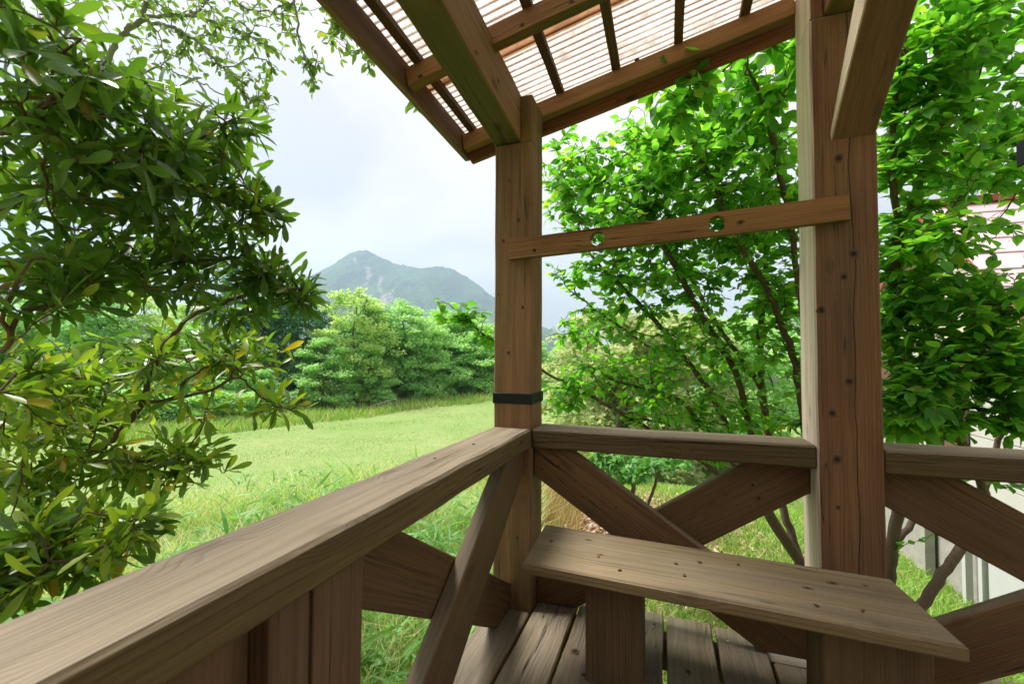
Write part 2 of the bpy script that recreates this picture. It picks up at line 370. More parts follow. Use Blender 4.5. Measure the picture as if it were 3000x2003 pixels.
# ------------------------------------------------------------------ wood
W_POST = wood('post_wood', (0.348, 0.172, 0.055), (0.175, 0.073, 0.019), base_grey=0.12, moss=0.12, knots=0.3, foot=0.75, check_side=0.01)
W_RPOST = wood('red_post_wood', (0.243, 0.105, 0.031), (0.125, 0.047, 0.014), grey=(0.80, 0.66, 0.53), left=0.95, base_grey=0.06, moss=0.0, knots=0.3, check=0.018, foot=0.0, ring=0.0094)  # pale left face: weathered grey, lifted to paint in light from open sky
W_RAIL = wood('rail_wood', (0.156, 0.101, 0.037), (0.091, 0.056, 0.019), grey=(0.299, 0.246, 0.177), top=0.72, base_grey=0.04, moss=0.16, knots=0.25, ring=0.0054, fibre=1.5)
W_BRACE = wood('brace_wood', (0.164, 0.085, 0.028), (0.090, 0.042, 0.014), grey=(0.269, 0.216, 0.149), top=0.8, base_grey=0.1, moss=0.08, knots=0.3, ring=0.0086)
W_LBRACE = wood('side_brace_wood', (0.185, 0.112, 0.042), (0.109, 0.061, 0.022), grey=(0.228, 0.187, 0.131), top=0.7, base_grey=0.08, moss=0.25, knots=0.4, ring=0.0058)
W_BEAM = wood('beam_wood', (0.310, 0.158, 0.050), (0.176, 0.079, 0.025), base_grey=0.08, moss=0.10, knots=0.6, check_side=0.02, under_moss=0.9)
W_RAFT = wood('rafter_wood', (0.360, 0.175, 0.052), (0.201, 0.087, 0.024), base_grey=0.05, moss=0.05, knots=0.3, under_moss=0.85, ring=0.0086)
W_BATT = wood('batten_wood', (0.135, 0.065, 0.021), (0.079, 0.035, 0.012), base_grey=0.05, moss=0.05, knots=0.3)
W_FASC = wood('fascia_wood', (0.206, 0.109, 0.039), (0.117, 0.057, 0.019), base_grey=0.15, moss=0.2, knots=0.3)
W_ENDB = wood('end_board_wood', (0.291, 0.111, 0.038), (0.146, 0.049, 0.018), base_grey=0.0, moss=0.05, knots=0.9, ring=0.0101)
W_DECK = wood('deck_wood', (0.220, 0.152, 0.065), (0.127, 0.081, 0.034), grey=(0.278, 0.235, 0.171), top=0.75, base_grey=0.15, moss=0.35, knots=0.3, ring=0.0072, fibre=1.4)
W_SEAT = wood('seat_wood', (0.252, 0.174, 0.074), (0.160, 0.106, 0.043), grey=(0.279, 0.230, 0.167), top=0.55, base_grey=0.2, moss=0.22, knots=0.3, ring=0.0086)
W_LEG = wood('leg_wood', (0.155, 0.094, 0.037), (0.078, 0.044, 0.017), base_grey=0.08, moss=0.06, knots=0.2, ring=0.0072)
W_PLANK = wood('plank_wood', (0.195, 0.098, 0.037), (0.116, 0.053, 0.020), base_grey=0.1, moss=0.04, knots=0.2, ring=0.0115)
M_BAND = plain('black_strap', (0.006, 0.006, 0.007), 0.55, 0.2, 40, 0.25)
M_SCREW = plain('screw_metal', (0.45, 0.44, 0.42), 0.4, metallic=0.8)
M_HOLE = plain('bolt_socket', (0.008, 0.006, 0.005), 0.9)

# ------------------------------------------------------------------ the porch
w = 0.16; L = 0.956; w2 = 0.176; ZR = 0.70; HR = 0.075; KY = 0.05; SL = 0.227
porch = thing('wooden_porch', 'weathered timber porch with cross-braced railing and corrugated translucent roof', 'porch', (0, 0, 0))
def ztop(x, y): return 2.095 + SL * x + KY * (0.16 - y)      # top of the rafters
pz = timber('post', (-w / 2, w / 2, -0.55), (-w / 2, w / 2, 1.846), w - .002, w - .002, W_POST, porch, up=(0, 1, 0))
# cheek of the corner post that rises beside the beam
ck = timber('post_cheek', (-0.0255, w / 2, 1.844), (-0.0255, w / 2, 2.036), 0.049, w - .003, W_POST, porch, up=(0, 1, 0), bev=.003)
band = prism('strap_band', [(-w - .0025, -.0025, .794), (.0025, -.0025, .794), (.0025, w + .0025, .794), (-w - .0025, w + .0025, .794)], (0, 0, .043), (1, 0, 0), M_BAND, porch, .002)
band['label'] = 'black rubber strap around the corner post'
# right post
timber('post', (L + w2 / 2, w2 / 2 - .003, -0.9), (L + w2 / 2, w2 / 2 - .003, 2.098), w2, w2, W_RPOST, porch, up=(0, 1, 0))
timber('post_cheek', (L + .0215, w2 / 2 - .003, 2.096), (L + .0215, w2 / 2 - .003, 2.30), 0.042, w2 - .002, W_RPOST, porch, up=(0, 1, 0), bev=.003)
# post behind the photographer, far right post
timber('post', (-w / 2, -3.1, -0.55), (-w / 2, -3.1, 2.05), w, w, W_POST, porch, up=(0, 1, 0))
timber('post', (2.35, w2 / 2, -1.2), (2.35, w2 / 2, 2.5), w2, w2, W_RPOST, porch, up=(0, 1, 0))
# rails
timber('handrail', (-w / 2, -3.02, ZR - HR / 2), (-w / 2, 0.0, ZR - HR / 2), w - .001, HR, W_RAIL, porch, bev=.007)
timber('handrail', (0.0, w / 2 - .002, ZR - HR / 2), (L + .001, w / 2 - .002, ZR - HR / 2), w - .004, HR, W_RAIL, porch, bev=.006)
timber('handrail', (L + w2 - .001, w / 2 - .002, ZR - HR / 2), (2.27, w / 2 - .002, ZR - HR / 2 + .006), w - .004, HR, W_RAIL, porch, bev=.006)
# beams
timber('beam', (-0.108, 0.13, 1.945 - .006), (-0.108, -3.2, 1.945 + .29), 0.116, 0.193, W_BEAM, porch, bev=.006)
timber('beam', (1.046, 0.13, 2.195 - .006), (1.046, -3.2, 2.195 + .24), 0.094, 0.19, W_BEAM, porch, bev=.006)
# brace below the right beam
bx0, bx1 = 1.008, 1.128
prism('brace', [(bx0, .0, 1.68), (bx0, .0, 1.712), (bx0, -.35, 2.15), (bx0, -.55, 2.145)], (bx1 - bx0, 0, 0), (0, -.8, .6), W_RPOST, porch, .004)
# rafters, battens, fascia
for yr in (0.16, -0.31, -0.78, -1.25, -1.72, -2.19, -2.66):
    if yr > 0: spans = ((-0.385, L), (L + w2, 2.5))
    else: spans = ((-0.385, 2.5),)
    for xa, xb in spans:
        ym = yr + .02
        timber('rafter', (xa, ym, ztop(xa, ym) - .035), (xb, ym, ztop(xb, ym) - .035), 0.042, 0.072, W_RAFT, porch, bev=.003)
for xb in (-0.34, -0.14, 0.075, 0.311, 0.555, 0.79, 1.03, 1.27, 1.51, 1.75, 1.99, 2.23):
    timber('batten', (xb, 0.235, ztop(xb, 0.235) + .012), (xb, -2.75, ztop(xb, -2.75) + .012), 0.034, 0.026, W_BATT, porch, bev=.002)
timber('fascia_board', (-0.402, 0.262, ztop(-.402, .26) - .022), (-0.402, -2.8, ztop(-.402, -2.8) - .022), 0.030, 0.105, W_FASC, porch, bev=.004)
timber('fascia_board', (-0.386, 0.236, ztop(-.386, .23) - .045), (2.5, 0.236, ztop(2.5, .23) - .045), 0.028, 0.125, W_ENDB, porch, bev=.004)

# corrugated sheets
def sheetmat(name, tint, dirt, dirtcol, tr):
    N = NT(name); co = N.n('ShaderNodeTexCoord').outputs['Object']; s = N.n('ShaderNodeSeparateXYZ', {0: co})
    ph = N.math('MULTIPLY', N.math('ADD', N.math('SINE', N.math('MULTIPLY', s.outputs[1], 6.28319 / .032)), 1.0), 0.5)
    blot = N.noise(N.vmath('MULTIPLY', co, (3, 14, 1)), 1.0, 5, 0.65); spk = N.noise(co, 130.0, 4, 0.7)
    val = N.mr(ph, 0.45, 0.0)                              # silt lies along the valleys
    f = N.math('MULTIPLY', val, N.mr(blot, 0.25, 0.6, 0.45, 1.0)); f = N.math('MULTIPLY', f, N.mr(spk, 0.25, 0.55, 0.5, 1.0))
    f = N.math('MAXIMUM', N.math('MULTIPLY', f, dirt), N.math('MULTIPLY', N.mr(spk, 0.52, 0.72), 0.5))
    big = N.noise(N.vmath('MULTIPLY', co, (5, 5, 1)), 1.0, 6, 0.7); f = N.math('MAXIMUM', f, N.mr(big, 0.48, 0.72, 0, 0.55))
    c = N.mix(f, tint, dirtcol)
    tr_ = N.n('ShaderNodeBsdfTranslucent', {'Color': c}).outputs[0]
    tp = N.n('ShaderNodeBsdfTransparent', {'Color': c}).outputs[0]
    di = N.bsdf(c, 0.45, None, Specular_IOR_Level=0.4)
    a_ = N.n('ShaderNodeMixShader', {0: 0.22, 1: tr_, 2: di}).outputs[0]
    b_ = N.n('ShaderNodeMixShader', {0: N.math('MULTIPLY', N.math('SUBTRACT', 1.0, f), tr), 1: a_, 2: tp}).outputs[0]
    return N.done(b_)
M_SHEET = sheetmat('clear_sheet', (0.86, 0.835, 0.81), 0.9, (0.30, 0.21, 0.145), 0.26)
M_BRONZE = sheetmat('bronze_sheet', (0.80, 0.60, 0.45), 0.8, (0.24, 0.13, 0.075), 0.25)
def sheet(name, x0, x1, y0, y1, lift, mat):
    n_ = max(8, int((y1 - y0) / .032 * 8)); ys = np.linspace(y0, y1, n_ + 1); xs = np.linspace(x0, x1, 14)
    X, Y = np.meshgrid(xs, ys, indexing='ij'); sag = .002 * np.sin(X * 9 + Y * 3)
    Z = ztop(X, Y) + .030 + lift + .0045 * np.sin(2 * np.pi * Y / .032) + sag * .5
    V = np.stack([X, Y, Z], -1).reshape(-1, 3); k = len(ys)
    i = np.arange(len(xs) - 1)[:, None] * k; j = np.arange(k - 1)[None]
    F = np.stack([i + j, i + k + j, i + k + j + 1, i + j + 1], -1).reshape(-1, 4)
    o = obj(name, np_mesh(name, V, F, mat), porch); md = o.modifiers.new('thickness', 'SOLIDIFY'); md.thickness = .0012
    return o
sheet('roof_sheet', -0.43, 2.5, -0.155, 0.275, 0.0, M_SHEET)
sheet('roof_sheet', -0.43, 0.60, -0.265, -0.115, -0.0035, M_BRONZE)
sheet('roof_sheet', -0.43, 2.5, -0.80, -0.225, 0.0015, M_SHEET)
sheet('roof_sheet', -0.43, 2.5, -1.43, -0.78, 0.0, M_SHEET)
sheet('roof_sheet', -0.43, 2.5, -2.08, -1.41, 0.002, M_SHEET)
sheet('roof_sheet', -0.43, 2.5, -2.8, -2.06, 0.0, M_SHEET)

# cross braces of the railing
def zline(m_, b_): return lambda x: m_ * x + b_
def xb(u, l, x0, x1, z0, z1, yoff, t, mat, ax='x', name='cross_brace'):
    P = [(x0 - .5, u(x0 - .5)), (x1 + .5, u(x1 + .5)), (x1 + .5, l(x1 + .5)), (x0 - .5, l(x0 - .5))]
    P = clip(P, x0, x1, z0, z1); d_ = u(1) - u(0)
    if ax == 'x': return prism(name, [(q[0], yoff, q[1]) for q in P], (0, t, 0), (1, 0, d_), mat, porch)
    return prism(name, [(yoff, q[0], q[1]) for q in P], (t, 0, 0), (0, 1, d_), mat, porch)
zb = ZR - HR - .001
xb(zline(-.66, .723), zline(-.647, .515), 0.002, L - .003, 0.003, zb, .028, .042, W_BRACE)
xb(zline(.66, .111), zline(.66, -.101), 0.002, L - .003, 0.003, zb, .072, .042, W_BRACE)
xb(zline(-.60, 1.421), zline(-.55, 1.147), L + w2 + .002, 2.26, 0.003, zb, .046, .042, W_BRACE)
xb(zline(.58, -.532), zline(.55, -.694), L + w2 + .002, 2.26, 0.003, zb, .002, .042, W_BRACE)
xb(zline(.69, .745), zline(.69, .531), -1.2, -.003, -.25, zb, -.032, -.046, W_LBRACE, 'y')
xb(zline(-.62, .094), zline(-.61, -.09), -1.2, -.003, 0.004, zb, -.08, -.042, W_BRACE, 'y')
# upright planks below the near end of the side rail
for (ya, yb, xo, mt) in ((-1.104, -.978, -.030, W_PLANK), (-1.186, -1.106, -.033, W_PLANK), (-1.30, -1.12, -.076, W_PLANK), (-1.44, -1.302, -.076, W_PLANK), (-1.6, -1.445, -.05, W_PLANK), (-1.78, -1.605, -.05, W_PLANK), (-1.96, -1.785, -.05, W_PLANK)):
    timber('upright_plank', (xo - .02, (ya + yb) / 2, -.12), (xo - .02, (ya + yb) / 2, zb), .04, yb - ya - .002, mt, porch, up=(0, 1, 0), bev=.003)

# crossbar with two round holes
def crossbar():
    x0, z0 = -.087, 1.404; x1, z1 = 1.046, 1.452
    Lb = math.hypot(x1 - x0, z1 - z0); h = .078; t = .034; rh = .0265
    hx = [(.264 - x0), (.668 - x0)]; V = []; F = []
    def add(v): V.append(v); return len(V) - 1
    segs = 24; half = h / 2
    cuts = [0.0]
    for c_ in hx: cuts += [c_ - half, c_ + half]
    cuts.append(Lb); front = []
    for sgn, yv in ((1, 0.0), (-1, -t)):
        for k in range(len(cuts) - 1):
            a, b = cuts[k], cuts[k + 1]
            if k % 2 == 0:
                ids = [add((a, yv, -half)), add((b, yv, -half)), add((b, yv, half)), add((a, yv, half))]
                F.append(ids[::-1] if sgn > 0 else ids)
            else:
                c_ = (a + b) / 2; out_ = []; in_ = []
                for q in range(segs):
                    an = 2 * math.pi * (q + .5) / segs; ca, sa = math.cos(an), math.sin(an); mxx = max(abs(ca), abs(sa))
                    out_.append(add((c_ + half * ca / mxx, yv, half * sa / mxx))); in_.append(add((c_ + rh * ca, yv, rh * sa)))
                for q in range(segs):
                    f = [out_[q], out_[(q + 1) % segs], in_[(q + 1) % segs], in_[q]]; F.append(f[::-1] if sgn > 0 else f)
                cid = [add((c_ + sx * half, yv, sz * half)) for sx, sz in ((1, 1), (-1, 1), (-1, -1), (1, -1))]
                for qd, ci in enumerate(cid):
                    qa = qd * (segs // 4) + segs // 8 - 1; f = [out_[qa], cid[qd], out_[(qa + 1) % segs]]; F.append(f[::-1] if sgn > 0 else f)
                front.append((k, in_, sgn))
    fr = [f for f in front if f[2] > 0]; bk = [f for f in front if f[2] < 0]
    for a, b in zip(fr, bk):
        for q in range(segs): F.append([a[1][q], a[1][(q + 1) % segs], b[1][(q + 1) % segs], b[1][q]][::-1])
    for (za, zb_) in ((-half, 1), (half, -1)):
        ids = [add((0, 0, za)), add((Lb, 0, za)), add((Lb, -t, za)), add((0, -t, za))]; F.append(ids if zb_ < 0 else ids[::-1])
    for xa, sg in ((0, 1), (Lb, -1)):
        ids = [add((xa, 0, -half)), add((xa, 0, half)), add((xa, -t, half)), add((xa, -t, -half))]; F.append(ids if sg < 0 else ids[::-1])
    o = obj('crossbar', py_mesh('crossbar', V, F, W_RAFT), porch)
    ang = -math.atan2(z1 - z0, x1 - x0)
    o.matrix_basis = Matrix.Translation((x0, -.0035, z0)) @ Matrix.Rotation(ang, 4, 'Y')
    o['label'] = 'narrow board with two round holes between the posts'
crossbar()
def disc(name, p_, nrm, r_, mat, parent, dep=.003):
    n_ = Vector(nrm).normalized(); M_ = frame(n_); V = []
    for k_, (h_, s_) in enumerate(((-.004, 1), (dep * .6, 1), (dep, .7))):
        V += [(h_, s_ * r_ * math.cos(a), s_ * r_ * math.sin(a)) for a in np.linspace(0, 2 * math.pi, 10, endpoint=False)]
    F = [tuple(range(20, 30))] + [(k_ * 10 + i, k_ * 10 + (i + 1) % 10, k_ * 10 + 10 + (i + 1) % 10, k_ * 10 + 10 + i) for k_ in range(2) for i in range(10)]
    o = obj(name, py_mesh(name, V, F, mat), parent); o.matrix_basis = Matrix.Translation(p_) @ M_.to_4x4(); return o
disc('bolt_socket', (.022, -.0385, 1.392), (0, -1, 0), .006, M_HOLE, porch, .0012)
for x_, y_ in ((.085, -.62), (.40, -.62)): pass
disc('bolt_socket', (-.10, -.585, ZR + .0003), (0, 0, 1), .006, M_HOLE, porch, .0012)
disc('bolt_socket', (-.085, -.36, ZR + .0003), (0, 0, 1), .005, M_HOLE, porch, .0012)

# deck boards, joists, screws
xs_ = [(-.16, -.006), (.004, .157), (.169, .320), (.333, .484), (.497, .650), (.662, .812), (.824, .974), (.987, 1.137), (1.15, 1.30), (1.312, 1.462), (1.474, 1.624), (1.637, 1.787), (1.8, 1.95), (1.962, 2.112), (2.125, 2.275)]
for k_, (xa, xb_) in enumerate(xs_):
    ye = -.004 if k_ == 0 else (.150 + .010 * math.sin(k_ * 2.3))
    if 6 <= k_ <= 7: ye = -.008
    timber('deck_board', ((xa + xb_) / 2, ye, -.019), ((xa + xb_) / 2, -3.1, -.019), xb_ - xa, .036, W_DECK, porch, bev=.005, wav=.002)
    if 1 <= k_ <= 5:
        for sx in (.035, xb_ - xa - .035):
            for sy in (.06, -.6): disc('screw', (xa + sx, sy, -.0015), (0, 0, 1), .0045, M_SCREW, porch, .0016)
for yj in (.085, -.62, -1.3, -2.0, -2.7):
    timber('joist', (-.16, yj, -.095), (2.3, yj, -.095), .06, .11, W_LEG, porch)
for xj, yj in ((.4, .085), (1.6, .085), (.4, -2.0), (1.6, -2.0)):
    timber('deck_stump', (xj, yj, -1.3), (xj, yj, -.152), .1, .1, W_LEG, porch, up=(0, 1, 0))

# unseen board wall added behind the photographer to cut light on the porch
for k_ in range(14):
    box('shade_board', (-.16, -3.26 + .004 * (k_ % 2), -.1 + k_ * .205), (2.75, -3.215 + .004 * (k_ % 2), .1 + k_ * .205), W_PLANK, porch)
# ------------------------------------------------------------------ bench
bench = thing('bench', 'low grey plank bench on two wide wooden legs inside the railing', 'bench', (.6, -.25, 0))
zs = .36; th = .037
prism('seat', [(.084, -.373, zs - th), (1.117, -.43, zs - th), (1.099, -.121, zs - th), (.071, -.053, zs - th)], (0, 0, th), (1.03, -.06, 0), W_SEAT, bench, .006)
timber('leg', (.347, -.225, 0), (.347, -.225, zs - th + .001), .168, .15, W_LEG, bench, up=(0, 1, 0), bev=.003)
timber('leg', (.982, -.265, 0), (.982, -.265, zs - th + .001), .226, .15, W_LEG, bench, up=(0, 1, 0), bev=.003)
# dried buds fallen on the seat
M_BUD = plain('dried_bud', (0.16, 0.075, 0.025), 0.7, 0.5, 200)
for k_, (bx, by) in enumerate(((.125, -.20), (.30, -.27), (.375, -.33), (.52, -.23), (.545, -.31), (.60, -.20), (.70, -.17), (.95, -.35), (.86, -.36))):
    V = []; nseg = 6
    for i in range(5):
        t_ = i / 4; rr_ = .0042 * math.sin(math.pi * (.12 + .76 * t_)) * (1.1 - .4 * t_)
        V += [(t_ * .013, rr_ * math.cos(a), rr_ * math.sin(a) + .003 + .002 * t_ * t_) for a in np.linspace(0, 2 * math.pi, nseg, endpoint=False)]
    F = [(i * nseg + j, i * nseg + (j + 1) % nseg, (i + 1) * nseg + (j + 1) % nseg, (i + 1) * nseg + j) for i in range(4) for j in range(nseg)] + [tuple(range(nseg)), tuple(range(4 * nseg, 5 * nseg))]
    o = obj('dried_bud', py_mesh('dried_bud', V, F, M_BUD, True)); o.location = (bx, by, zs - .0008); o.rotation_euler = (0, 0, k_ * 1.9)
    o['label'] = 'tiny dried brown bud scale lying on the bench seat'; o['category'] = 'bud'; o['group'] = 'dried buds on the bench'

# knots in the timber
def knotmat():
    N = NT('knot_wood'); co = N.n('ShaderNodeTexCoord').outputs['Object']
    ln = N.n('ShaderNodeVectorMath', {0: N.vmath('MULTIPLY', co, (0, 1, 1))}, operation='LENGTH').outputs['Value']
    r_ = N.math('ADD', ln, N.math('MULTIPLY', N.math('SUBTRACT', N.noise(co, 4.0, 3, 0.6), 0.5), 0.9))
    c = N.mix(N.mr(r_, 0.25, 0.95), (0.024, 0.014, 0.008), (0.15, 0.085, 0.043))
    c = N.mix(N.mr(N.math('SINE', N.math('MULTIPLY', r_, 26.0)), 0.2, 1.0, 0, 0.45), c, (0.03, 0.016, 0.008))
    return N.done(N.bsdf(c, 0.75, None, Specular_IOR_Level=0.3))
M_KNOT = knotmat()
def knot(p_, nrm, r_, parent, el=1.35, along=(0, 0, 1), rise=.0008):
    n_ = Vector(nrm).normalized(); a = Vector(along).normalized(); c_ = n_.cross(a).normalized(); a = c_.cross(n_)
    V = []; k = 14; ph = random.random() * 6
    for h_, s_ in ((-3.0, 1.0), (.55, 1.0), (1.0, .8)):
        for i in range(k):
            q = 6.2832 * i / k; w_ = s_ * (1 + .10 * math.sin(2 * q + ph) + .07 * math.sin(3 * q + 2 * ph)); V.append((h_ * rise / r_, w_ * math.cos(q), w_ * el * math.sin(q)))
    F = [tuple(range(2 * k, 3 * k))] + [(j * k + i, j * k + (i + 1) % k, j * k + k + (i + 1) % k, j * k + k + i) for j in range(2) for i in range(k)]
    o = obj('knot', py_mesh('knot', V, F, M_KNOT), parent)
    M_ = Matrix(((n_.x, c_.x, a.x), (n_.y, c_.y, a.y), (n_.z, c_.z, a.z))).to_4x4()
    o.matrix_basis = Matrix.Translation(p_) @ M_ @ Matrix.Scale(r_, 4)
FR = (0, -1, 0)
for x_, z_, r_ in ((-.122, 1.451, .006), (-.038, 1.177, .006), (-.096, .997, .007), (-.142, 1.234, .004), (-.097, 1.695, .005), (-.057, 1.529, .0075), (-.056, .274, .007)): knot((x_, .0005, z_), FR, r_, porch)
for x_, z_, r_ in ((1.037, 1.239, .011), (1.064, 1.311, .013), (.973, 1.135, .0135), (1.110, 1.128, .011), (1.046, .908, .012), (.999, .806, .011), (1.009, .662, .012), (1.009, .512, .006), (1.029, 1.622, .012)): knot((x_, -.003, z_), FR, r_ * 1.1, porch, 1.25)
for x_, z_ in ((.103, .559), (.169, .509), (.196, .451), (.321, .425), (.411, .33), (.035, .54)): knot((x_, .028, z_), FR, .0058, porch, 1.2, (1, 0, -.66))
for x_, z_, r_ in ((.782, .54, .008), (.731, .466, .004), (.678, .426, .003), (.799, .496, .009)): knot((x_, .072, z_), FR, r_, porch, 1.4, (1, 0, .66))
for x_, y_, r_ in ((.303, -.245, .009), (.859, -.261, .012), (.932, -.206, .014), (1.013, -.191, .007), (.247, -.143, .010)): knot((x_, y_, .36), (0, 0, 1), r_ * .72, bench, 1.6, (1, -.06, 0), .0005)
for x_, y_, r_ in ((.207, -.174, .013), (.253, -.274, .007), (.08, -.42, .008), (.56, -.15, .009)): knot((x_, y_, -.0007), (0, 0, 1), r_, porch, 1.3, (0, 1, 0))
knot((.739, -.0378, 1.433), FR, .008, porch, 1.6, (1, 0, .04)); knot((.396, .1588, 2.188), FR, .007, porch, 1.4, (1, 0, .2))
for x_, z_, r_ in ((.059, 2.078, .008), (-.325, 1.985, .008), (.224, 2.115, .007)): knot((x_, -.3112, z_), FR, r_, porch, 1.4, (1, 0, .2))
for y_, z_ in ((-.437, 1.928), (-.243, 1.953)): knot((-.0505, y_, z_), (1, 0, 0), .007, porch, 1.8, (0, 1, -.09))

# ------------------------------------------------------------------ plants: shared builders
def bark(name, a, b, scale=30, moss=0.0):
    N = NT(name); co = N.n('ShaderNodeTexCoord').outputs['Object']
    f = N.noise(N.vmath('MULTIPLY', co, (1, 1, .35)), scale, 5, 0.65); f2 = N.noise(co, scale * .15, 3, 0.6)
    c = N.mix(f, a, b)
    if moss: c = N.mix(N.mr(f2, .45, .7, 0, moss), c, (0.10, 0.12, 0.04))
    bp = N.n('ShaderNodeBump', {'Height': f, 'Strength': 0.6, 'Distance': 0.01})
    return N.done(N.bsdf(c, 0.9, bp.outputs[0], Specular_IOR_Level=0.15))
def leaf_template(stations, fold=.25, droop=.12, tip=0.0):
    """stations: (t, half width); unit length along +X, normal +Z"""
    V = []; F = []
    for t, hw in stations:
        zc = -droop * t * t
        V += [(t, hw, zc + fold * hw), (t, 0, zc), (t, -hw, zc + fold * hw)]
    for k in range(len(stations) - 1):
        a = 3 * k; F += [(a, a + 1, a + 4, a + 3), (a + 1, a + 2, a + 5, a + 4)]
    return np.array(V), np.array(F)
L_EVER = [leaf_template([(0, .012), (.25, .065), (.55, .128), (.80, .115), (.94, .055), (1, .006)], f, d) for f, d in ((.3, .10), (.15, .25), (.45, -.05))]
L_CHERRY = [leaf_template([(0, .01), (.14, .17), (.38, .30), (.62, .27), (.84, .12), (1, .006)], f, d) for f, d in ((.22, .12), (.1, .3), (.35, .02))]
L_SMALL = [leaf_template([(0, .01), (.25, .19), (.55, .26), (.82, .17), (1, .01)], f, d) for f, d in ((.3, .35), (.15, .6), (.4, .1))]

def norm(a): return a / np.maximum(np.linalg.norm(a, axis=-1, keepdims=True), 1e-9)
def leaf_frames(D, Nn):
    X = norm(D); Y = norm(np.cross(Nn, X)); Z = np.cross(X, Y); return X, Y, Z
def merged_leaves(tmpl, P, D, Nn, S):
    """one mesh of many leaves"""
    X, Y, Z = leaf_frames(D, Nn); Vs = []; Fs = []; base = 0; var = rng.integers(0, len(tmpl), len(P))
    for k, (tv, tf) in enumerate(tmpl):
        m_ = var == k
        if not m_.any(): continue
        q = P[m_][:, None] + S[m_][:, None, None] * (tv[None, :, :1] * X[m_][:, None] + tv[None, :, 1:2] * Y[m_][:, None] + tv[None, :, 2:] * Z[m_][:, None])
        Vs.append(q.reshape(-1, 3)); n_ = m_.sum()
        Fs.append((tf[None] + (np.arange(n_) * len(tv))[:, None, None] + base).reshape(-1, 4)); base += n_ * len(tv)
    return np.concatenate(Vs), np.concatenate(Fs)
def grow(limbs, ells, basis, seed, step=.05, fwd=.45, jitter=.02):
    """limbs: polylines; tips drawn in ellipsoids; every tip joins the nearest earlier wood along a curve"""
    r_ = np.random.default_rng(seed); pos = []; par = []; dr = []
    def addpath(pts, parent):
        for q in pts:
            pos.append(q); par.append(parent); d_ = q - pos[parent] if parent >= 0 else np.array([0, 0, 1.]); dr.append(d_ / max(1e-6, np.linalg.norm(d_))); parent = len(pos) - 1
        return parent
    limb_nodes = set()
    for k, lb in enumerate(limbs):
        lb = np.array(lb, float); seg = np.linalg.norm(np.diff(lb, axis=0), axis=1); s_ = np.concatenate([[0], np.cumsum(seg)])
        n_ = max(2, int(s_[-1] / step)); u = np.linspace(0, s_[-1], n_ + 1)
        # smooth (Catmull-Rom like) resample
        pts = np.stack([np.interp(u, s_, lb[:, i]) for i in range(3)], 1)
        for _ in range(3): pts[1:-1] = (pts[:-2] + 2 * pts[1:-1] + pts[2:]) / 4
        pts[1:-1] += r_.normal(0, jitter * .15, pts[1:-1].shape)
        parent = -1
        if k > 0:
            A_ = np.array(pos); parent = int(np.argmin(((A_ - pts[0]) ** 2).sum(1))); pts = pts[1:]
        st = len(pos); addpath(pts, parent); limb_nodes.update(range(st, len(pos)))
    tips = []
    for (c_, rd, n_) in ells:
        q = r_.normal(size=(n_, 3)); q = norm(q) * r_.random((n_, 1)) ** (1 / 2.4) * np.array(rd)
        tips.append(np.array(c_) + q @ basis)
    tips = np.concatenate(tips); A_ = np.array(pos)
    dd = np.array([((A_ - t) ** 2).sum(1).min() for t in tips]); order = np.argsort(dd); tipn = []
    cap = len(pos) + 200000; buf = np.zeros((60000, 3)); bdr = np.zeros((60000, 3)); buf[:len(pos)] = pos; bdr[:len(pos)] = dr
    for ti in order:
        t = tips[ti]; n0 = len(pos); v = t - buf[:n0]; ds = np.linalg.norm(v, axis=1); al = (v * bdr[:n0]).sum(1) / np.maximum(ds, 1e-6)
        k = int(np.argmin(ds * (1.45 - .6 * al) + .02)); q0 = buf[k]; ln = ds[k]; nn = max(2, int(ln / step))
        c1 = q0 + bdr[k] * ln * fwd; u = np.linspace(0, 1, nn + 1)[1:, None]
        pts = (1 - u) ** 2 * q0 + 2 * u * (1 - u) * c1 + u * u * t; pts[:-1] += r_.normal(0, jitter * .25, pts[:-1].shape)
        e = addpath(list(pts), k); buf[n0:len(pos)] = pos[n0:]; bdr[n0:len(pos)] = dr[n0:]; tipn.append(e)
    # limb ends are tips too
    ch = np.zeros(len(pos), int)
    for k in range(len(pos)):
        if par[k] >= 0: ch[par[k]] += 1
    tipn = [k for k in range(len(pos)) if ch[k] == 0]
    return np.array(pos), np.array(par), np.array(dr), tipn, limb_nodes
